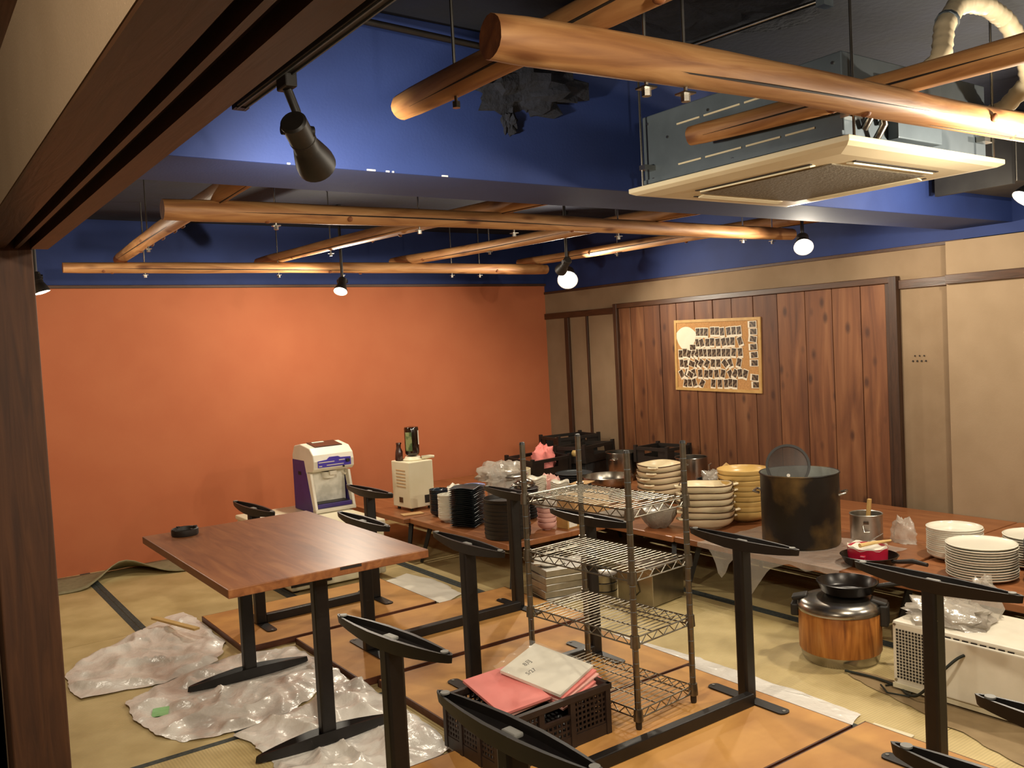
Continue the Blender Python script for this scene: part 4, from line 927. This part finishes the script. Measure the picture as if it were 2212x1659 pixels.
# ================================================================== CRATE
BZ = .0345
cr = thing('plastic_crate', 'dark brown perforated plastic crate of papers on the boards', 'crate', (1.935,2.735,BZ), R(1.5))
CL, CW, CH = .535, .355, .195
def lattice(L, H, nx, nz, t=.005):
    """panel in xz plane with rows of square holes between two solid posts"""
    m = MB(); bx = L/nx; bz = H/nz; hw = .38
    for i in range(nx+1):
        x = -L/2+i*bx; m.box((x,0,H/2),(bx*hw if 0<i<nx else bx*hw*1.6,t,H))
    for j in range(nz+1):
        z = j*bz; m.box((0,0,z),(L,t*.96,bz*hw))
    return m
MB().bb(-CL/2,CL/2,-CW/2,CW/2,0,.008).build('crate_floor', M_blackp, cr)
M_crate = mat('brown_black_plastic', '241813', '2d1f18', .5, scale=25)
for s in (-1,1):
    m = MB()
    m.bb(-CL/2,CL/2,s*CW/2-.005,s*CW/2+.005,0,.045)
    m.bb(-CL/2-.006,CL/2+.006,s*CW/2-.010,s*CW/2+.010,CH-.022,CH)
    for x in (-CL/2+.012,-.075,.075,CL/2-.012): m.bb(x-.012,x+.012,s*CW/2-.008,s*CW/2+.008,0,CH-.02)
    m.bb(-.075,.075,s*CW/2-.006,s*CW/2+.006,.115,.128)
    sd = m.build('long_side', M_crate, cr)
    for xc, L in ((-.165,.165),(.165,.165)):
        lattice(L,.118,8,6).build('perforated_panel', M_crate, sd, loc=(xc,s*CW/2,.050))
    lattice(.13,.064,6,3).build('perforated_panel', M_crate, sd, loc=(0,s*CW/2,.048))
    m = MB()
    m.bb(s*CL/2-.005,s*CL/2+.005,-CW/2,CW/2,0,.045)
    m.bb(s*CL/2-.010,s*CL/2+.010,-CW/2-.006,CW/2+.006,CH-.022,CH)
    for y in (-CW/2+.012,-.06,.06,CW/2-.012): m.bb(s*CL/2-.008,s*CL/2+.008,y-.010,y+.010,0,CH-.02)
    sd = m.build('short_side', M_crate, cr)
    for yc in (-.115,.0,.115): lattice(.09,.118,5,6).build('perforated_panel', M_crate, sd, loc=(s*CL/2,yc,.050), rot=(0,0,PI/2))
# papers in the crate
def sheaf(name, label, cat, mt, loc, L, Wd, T, rot):
    return single(name, MB().box((0,0,0),(L,Wd,T)), mt, label, cat, loc, 0, None, .0015, rot=rot)
sheaf('pink_folder','bright pink folder lying tilted on the left side of the crate','folder',M_pink,(1.865,2.775,BZ+.200),.215,.30,.012,(R(7),R(-3),R(-4)))
sheaf('pink_folder','pale pink folder edge under the bright pink folder','folder',M_pinkd,(1.895,2.785,BZ+.186),.215,.29,.010,(R(7),R(-3),R(2)))
wpk = thing('paper_packet', 'white paper pad in a clear sleeve leaning out of the crate', 'paper', (2.06,2.765,BZ+.232), (R(9),R(-9),R(17)))
MB().box((0,0,0),(.24,.285,.014)).build('paper_pad', M_paper, wpk, bevel=.002)
sl = MB(); n = 18; vs = []
for i in range(n+1):
    for j in range(n+1):
        x, y = -.125+.25*i/n, -.15+.325*j/n
        vs.append((x,y,.011+.006*noise.noise(Vector((x*22,y*22,3)))+(.012*noise.noise(Vector((x*30,y*30,9))) if y > .145 else 0)))
sl.add(vs,[(i*(n+1)+j,(i+1)*(n+1)+j,(i+1)*(n+1)+j+1,i*(n+1)+j+1) for i in range(n) for j in range(n)])
sl.build('clear_sleeve', M_sleeve, wpk, smooth=50)
def text(body, size, parent, loc, rot, mt, name='handwriting'):
    cu = bpy.data.curves.new(name,'FONT'); cu.body = body; cu.size = size; cu.extrude = .0003
    o = bpy.data.objects.new(name, cu); COL.objects.link(o); bpy.context.view_layer.update()
    me = bpy.data.meshes.new_from_object(o.evaluated_get(bpy.context.evaluated_depsgraph_get())); bpy.data.objects.remove(o)
    me.materials.clear(); me.materials.append(mt); q = bpy.data.objects.new(name, me); COL.objects.link(q)
    q.parent = parent; q.location = loc; q.rotation_euler = rot; return q
text('8\u6708', .030, wpk, (-.04,.075,.0075), (0,0,R(-8)), M_ink)
text('5/27', .028, wpk, (-.085,.03,.0075), (0,0,R(-8)), M_ink)
for k in range(4):
    sheaf('pink_folder','%s pink folder in the sleeve pile on the right of the crate' % ['topmost','second from top','third from top','bottom'][k],'folder',M_pinkd if k%2 else M_pink,(2.075+.008*k,2.755-.004*k,BZ+.215-.013*k),.235,.275,.010,(R(9),R(-9),R(15-3*k)))
# ================================================================== SHEETS ON THE FLOOR
def sheet(name, label, outline, mt, amp=.02, seed=1, center=None, z=.006, rings=30, per=12, cat='sheet', fold=9, flat=()):
    P2 = [Vector((x,y)) for x,y in outline]; n0 = len(P2); bd = []
    for i in range(n0):
        a, b = P2[i], P2[(i+1)%n0]
        for k in range(per):
            p = a.lerp(b,k/per); nn = noise.noise(Vector((p.x*9,p.y*9,seed)))*1.6+noise.noise(Vector((p.x*31,p.y*31,seed)))*.7
            bd.append(p+Vector((nn*.012, noise.noise(Vector((p.y*9,p.x*9,seed+5)))*.012)))
    c = Vector(center) if center else sum(P2,Vector((0,0)))/n0
    n = len(bd); vs = []
    def hz(p, u):
        q = Vector((p.x*2.2+p.y*3.4,p.y*1.6-p.x*5.2,seed*3.7)); a = 1-abs(noise.noise(q))*2.8
        b = noise.noise(Vector((p.x*fold+p.y*fold*.6,p.y*fold*.5-p.x*2,seed)))
        e = 1-abs(noise.noise(Vector((p.x*10,p.y*8.5,seed*2.1))))*2.6; f = 1-abs(noise.noise(Vector((p.x*17+p.y*9,p.y*19,seed*1.3))))*3
        hh = max(0,amp*(.6*max(0,a)**2+.45*max(0,b)+.13*max(0,e)**2+.04*max(0,f)**2))*min(1,(1-u)*7+.18)
        for (fx,fy,hx,hy) in flat:
            dd = max(abs(p.x-fx)-hx, abs(p.y-fy)-hy, 0); hh *= min(1, dd/.06)
        return z*(1 if not flat or hh > .001 else .3)+hh
    for i in range(1,rings+1):
        u = i/rings
        for p in bd:
            q = c.lerp(p,u); vs.append((q.x,q.y,hz(q,u)))
    vs.append((c.x,c.y,hz(c,0)))
    fs = [(i*n+j,i*n+(j+1)%n,(i+1)*n+(j+1)%n,(i+1)*n+j) for i in range(rings-1) for j in range(n)]+[(len(vs)-1,j,(j+1)%n) for j in range(n)]
    vs = [(x-c.x,y-c.y,zz) for x,y,zz in vs]
    o = MB().add(vs,fs).build(name, mt, smooth=60, loc=(c.x,c.y,0)); return tag(o,label,cat)
sheet('vinyl_sheet','white vinyl sheet crumpled on the tatami farthest left', [(.62,4.90),(.72,5.10),(.95,5.30),(1.10,5.43),(1.30,5.62),(1.41,5.63),(1.43,5.30),(1.425,4.86),(1.30,4.58),(1.0,4.45),(.84,4.50),(.64,4.52)], M_sheet, .045, 1)
sheet('vinyl_sheet','large white vinyl sheet under the far foot of the dining table', [(.80,4.34),(.98,4.45),(1.35,4.62),(1.44,4.58),(1.60,4.57),(1.69,4.50),(1.70,4.22),(1.69,4.0),(1.55,3.86),(1.38,3.70),(1.18,3.665),(1.02,3.66),(.90,3.72),(.82,3.85),(.78,4.1)], M_sheet, .045, 2, z=.006, flat=((1.355,4.255,.30,.045),(.895,4.10,.035,.045)))
sheet('vinyl_sheet','white vinyl sheet under the near foot of the dining table', [(1.07,3.62),(1.25,3.70),(1.45,3.72),(1.60,3.86),(1.745,3.80),(1.74,3.35),(1.70,2.92),(1.50,2.88),(1.2,2.95),(1.05,3.05),(1.12,3.35)], M_sheet, .06, 3, z=.006, flat=((1.355,3.32,.30,.045),))
sheet('clear_sheet','pale plastic strip edge between the boards and the near vinyl sheet', [(1.60,4.15),(1.695,4.10),(1.70,3.80),(1.60,3.84)], M_sheet, .05, 7, z=.012, rings=10)
sheet('paper_sheet','white paper sheet lying on the tatami past the upturned boards', [(2.65,5.35),(2.86,5.42),(2.92,5.05),(2.86,4.70),(2.66,4.60)], M_paper, .012, 4, rings=10)
sheet('paper_sheet','long white paper strip along the right edge of the boards', [(2.955,3.55),(3.06,3.45),(3.10,2.9),(3.11,2.3),(3.10,2.06),(2.955,2.02),(2.955,2.8)], M_sheet, .012, 5, rings=8)
single('paper_strip', MB().box((0,0,.003),(.055,.16,.005)), M_offw, 'short pale board strip at the right end of the white paper', 'strip', (3.045,1.90,.001), R(4), None)
single('wooden_batten', MB().box((0,0,.0),(.035,.46,.012)), M_wstick, 'thin pale wooden slat lying on the farthest vinyl sheet', 'slat', (1.255,5.24,.062), R(14), None, .001, rot=(R(-1),0,R(16)))
# green tape on the sheet
o = single('green_tape', MB().box((0,0,.0),(.07,.10,.002)), M_tape, 'square of green tape on the large vinyl sheet', 'tape', (.895,4.10,.0085), R(-18), None)
# curled mat edge at the orange wall
cm = MB(); n, k = 24, 6; vs = []
for i in range(n+1):
    u = i/n; x = .55+1.2*u
    lift = .115*math.exp(-((x-1.33)/.2)**2)*(1 if x > 1.1 else max(0,(x-.95)/.15))
    for j in range(k+1):
        v = j/k; vs.append((x, 7.22-(.50-1.9*lift)*v+.012*math.sin(9*u), .004+lift*v**1.2))
cm.add(vs,[(i*(k+1)+j,(i+1)*(k+1)+j,(i+1)*(k+1)+j+1,i*(k+1)+j+1) for i in range(n) for j in range(k)])
M_under = mat('tatami_backing', '7d7658', '8c8566', .8, scale=30)
o = cm.build('curled_mat', M_under, smooth=60); tag(o,'curled strip of matting lifting off the floor at the orange wall','mat')
md = o.modifiers.new('t','SOLIDIFY'); md.thickness = .006; md.offset = 1
# thin brown carpet edge at the lower right
ce = sheet('floor_mat','thin brownish floor mat in front of the microwave', [(3.43,2.34),(3.50,2.33),(3.52,1.9),(3.50,1.4),(3.44,1.0),(3.02,1.0),(3.14,1.45),(3.27,1.85)], mat('brown_mat','8a7350','97805c',.8,scale=12,bump=.1), .002, 6, rings=6, cat='mat', z=.004)
# ================================================================== VINYL UNDER THE STOCKPOT
sv = MB(); nx, ny = 26, 34; vs = []
for i in range(nx+1):
    for j in range(ny+1):
        u = i/nx; y = 2.66+.95*j/ny
        hang = .03+.20*math.exp(-((y-3.20)/.09)**2)+.15*math.exp(-((y-3.42)/.06)**2)+.03*noise.noise(Vector((y*11,2,1)))
        s = -hang*(1-u/.35) if u < .35 else (u-.35)/.65*.74
        zz = .003+.010*max(0,noise.noise(Vector((s*9,y*9,4))))+.004*noise.noise(Vector((s*24,y*24,4)))
        if (s-.37)**2+(y-3.17)**2 < .25**2: zz = .0015
        if s < 0: vs.append((3.868+.02*noise.noise(Vector((y*14,s*6,2)))-.012+s*.15, y, LT+.004+s*.95))
        else: vs.append((3.875+s*.83, y+.02*noise.noise(Vector((s*5,y*5,8))), LT+zz+.0005))
sv.add(vs,[(i*(ny+1)+j,(i+1)*(ny+1)+j,(i+1)*(ny+1)+j+1,i*(ny+1)+j+1) for i in range(nx) for j in range(ny)])
o = sv.build('clear_sheet', M_clear, smooth=60); tag(o,'clear plastic sheet under the stockpot hanging over the table edge','sheet')
# ================================================================== CORK BOARD
cb = thing('cork_board', 'framed cork board of instant photos on the cedar panel', 'cork board', (XR-.025,4.965,1.385), (R(1.2),0,0))
MB().bb(-.006,.004,-.45,.45,-.29,.29).build('cork_panel', M_cork, cb)
for s in (-1,1):
    MB().bb(-.012,.004,s*.45-.012,s*.45+.012,-.302,.302).build('frame_strip', M_corkfr, cb)
    MB().bb(-.012,.004,-.4375,.4375,s*.29-.012,s*.29+.012).build('frame_strip', M_corkfr, cb)
hm = MB(); pts = []
for k in range(28):
    a = 2*PI*k/28; pts.append((.115*math.cos(a)*(1+.05*math.sin(5*a)), .085*math.sin(a)+(-.05*max(0,-math.sin(a))**6)))
hm.add([(-.0075,-y,z) for y,z in pts]+[(-.0065,-y,z) for y,z in pts],[tuple(range(28)),tuple(range(55,27,-1))]+[(i,(i+1)%28,28+(i+1)%28,28+i) for i in range(28)])
o = hm.build('paper_cutout', M_photo_w, loc=(XR-.026,4.965+.325,1.385+.165)); tag(o,'cream speech-bubble paper in the upper left of the cork board','paper')
ROWS = [  # (v from top 0..1, list of (u, angle, landscape))
 (.17,[(.29,0,0),(.345,0,0),(.39,-3,0),(.47,0,0),(.525,0,0),(.585,4,0),(.66,8,0),(.72,3,0),(.78,4,0)]),
 (.32,[(.28,0,0),(.335,20,0),(.405,0,0),(.46,0,0),(.53,6,0),(.60,12,0),(.645,5,0),(.70,-4,0),(.79,18,0)]),
 (.47,[(.06,0,0),(.115,0,0),(.165,-18,0),(.22,-30,0),(.27,-28,0),(.32,8,0),(.365,0,0),(.425,0,0),(.48,0,0),(.535,0,0),(.595,0,0),(.645,-4,0),(.71,-6,0),(.785,4,0)]),
 (.62,[(.07,4,0),(.125,6,0),(.195,-20,1),(.25,-24,0),(.31,-35,0),(.385,-28,0),(.46,-3,0),(.525,0,0),(.61,40,0),(.665,15,0),(.765,-12,0)]),
 (.77,[(.065,30,0),(.13,-25,0),(.17,-25,1),(.22,15,0),(.30,0,0),(.375,-6,0),(.425,-10,0),(.50,4,0),(.575,-12,0),(.665,28,0),(.715,-30,0),(.775,6,0),(.83,-18,0)]),
 (.91,[(.11,-12,0),(.165,0,0),(.225,18,0),(.315,-30,0),(.455,-6,0),(.535,2,0),(.61,4,0),(.66,0,0),(.71,-6,0)]),
]
RCOL = [(.93,.09,0,1),(.935,.19,0,1),(.93,.29,-10,1),(.93,.40,2,1),(.935,.51,4,1),(.935,.62,0,1),(.935,.82,-6,1),(.945,.92,0,1)]
ph0 = None; rr = random.Random(3); WRD = ['first','second','third','fourth','fifth','sixth','seventh','eighth','ninth','tenth','eleventh','twelfth','thirteenth','fourteenth']
def photo(u, v, ang, land, label, layer):
    global ph0
    loc = (XR-.0325-.0007*layer, 4.965+.45-.9*u, 1.385+.29-.58*v); rx = R(-ang)+(PI/2 if land else 0)
    if ph0 is None:
        ph0 = thing('instant_photo', label, 'photo', loc, (rx,0,0), 'instant photos on the cork board')
        MB().bb(-.0003,.0003,-.027,.027,-.043,.043).build('card', M_photo_w, ph0)
        MB().bb(-.0006,-.0002,-.022,.022,-.026,.036).build('picture', M_photo, ph0)
    else:
        o = dup(ph0); o.location = loc; o.rotation_euler = (rx,0,0); o['label'] = label
for ri, (v, lst) in enumerate(ROWS):
    for k, (u, a, ld_) in enumerate(lst):
        photo(u, v+rr.uniform(-.008,.008), a+rr.uniform(-2,2), ld_, 'instant photo on the cork board, %s row from the top, %s from the left' % (WRD[ri], WRD[k]), k%3)
for k, (u, v, a, ld_) in enumerate(RCOL):
    photo(u, v, a, ld_, 'sideways instant photo at the right edge of the cork board, %s from the top' % WRD[k], 3)
photo(.215, .375, 0, 1, 'lone sideways instant photo below the paper speech bubble on the cork board', 3)
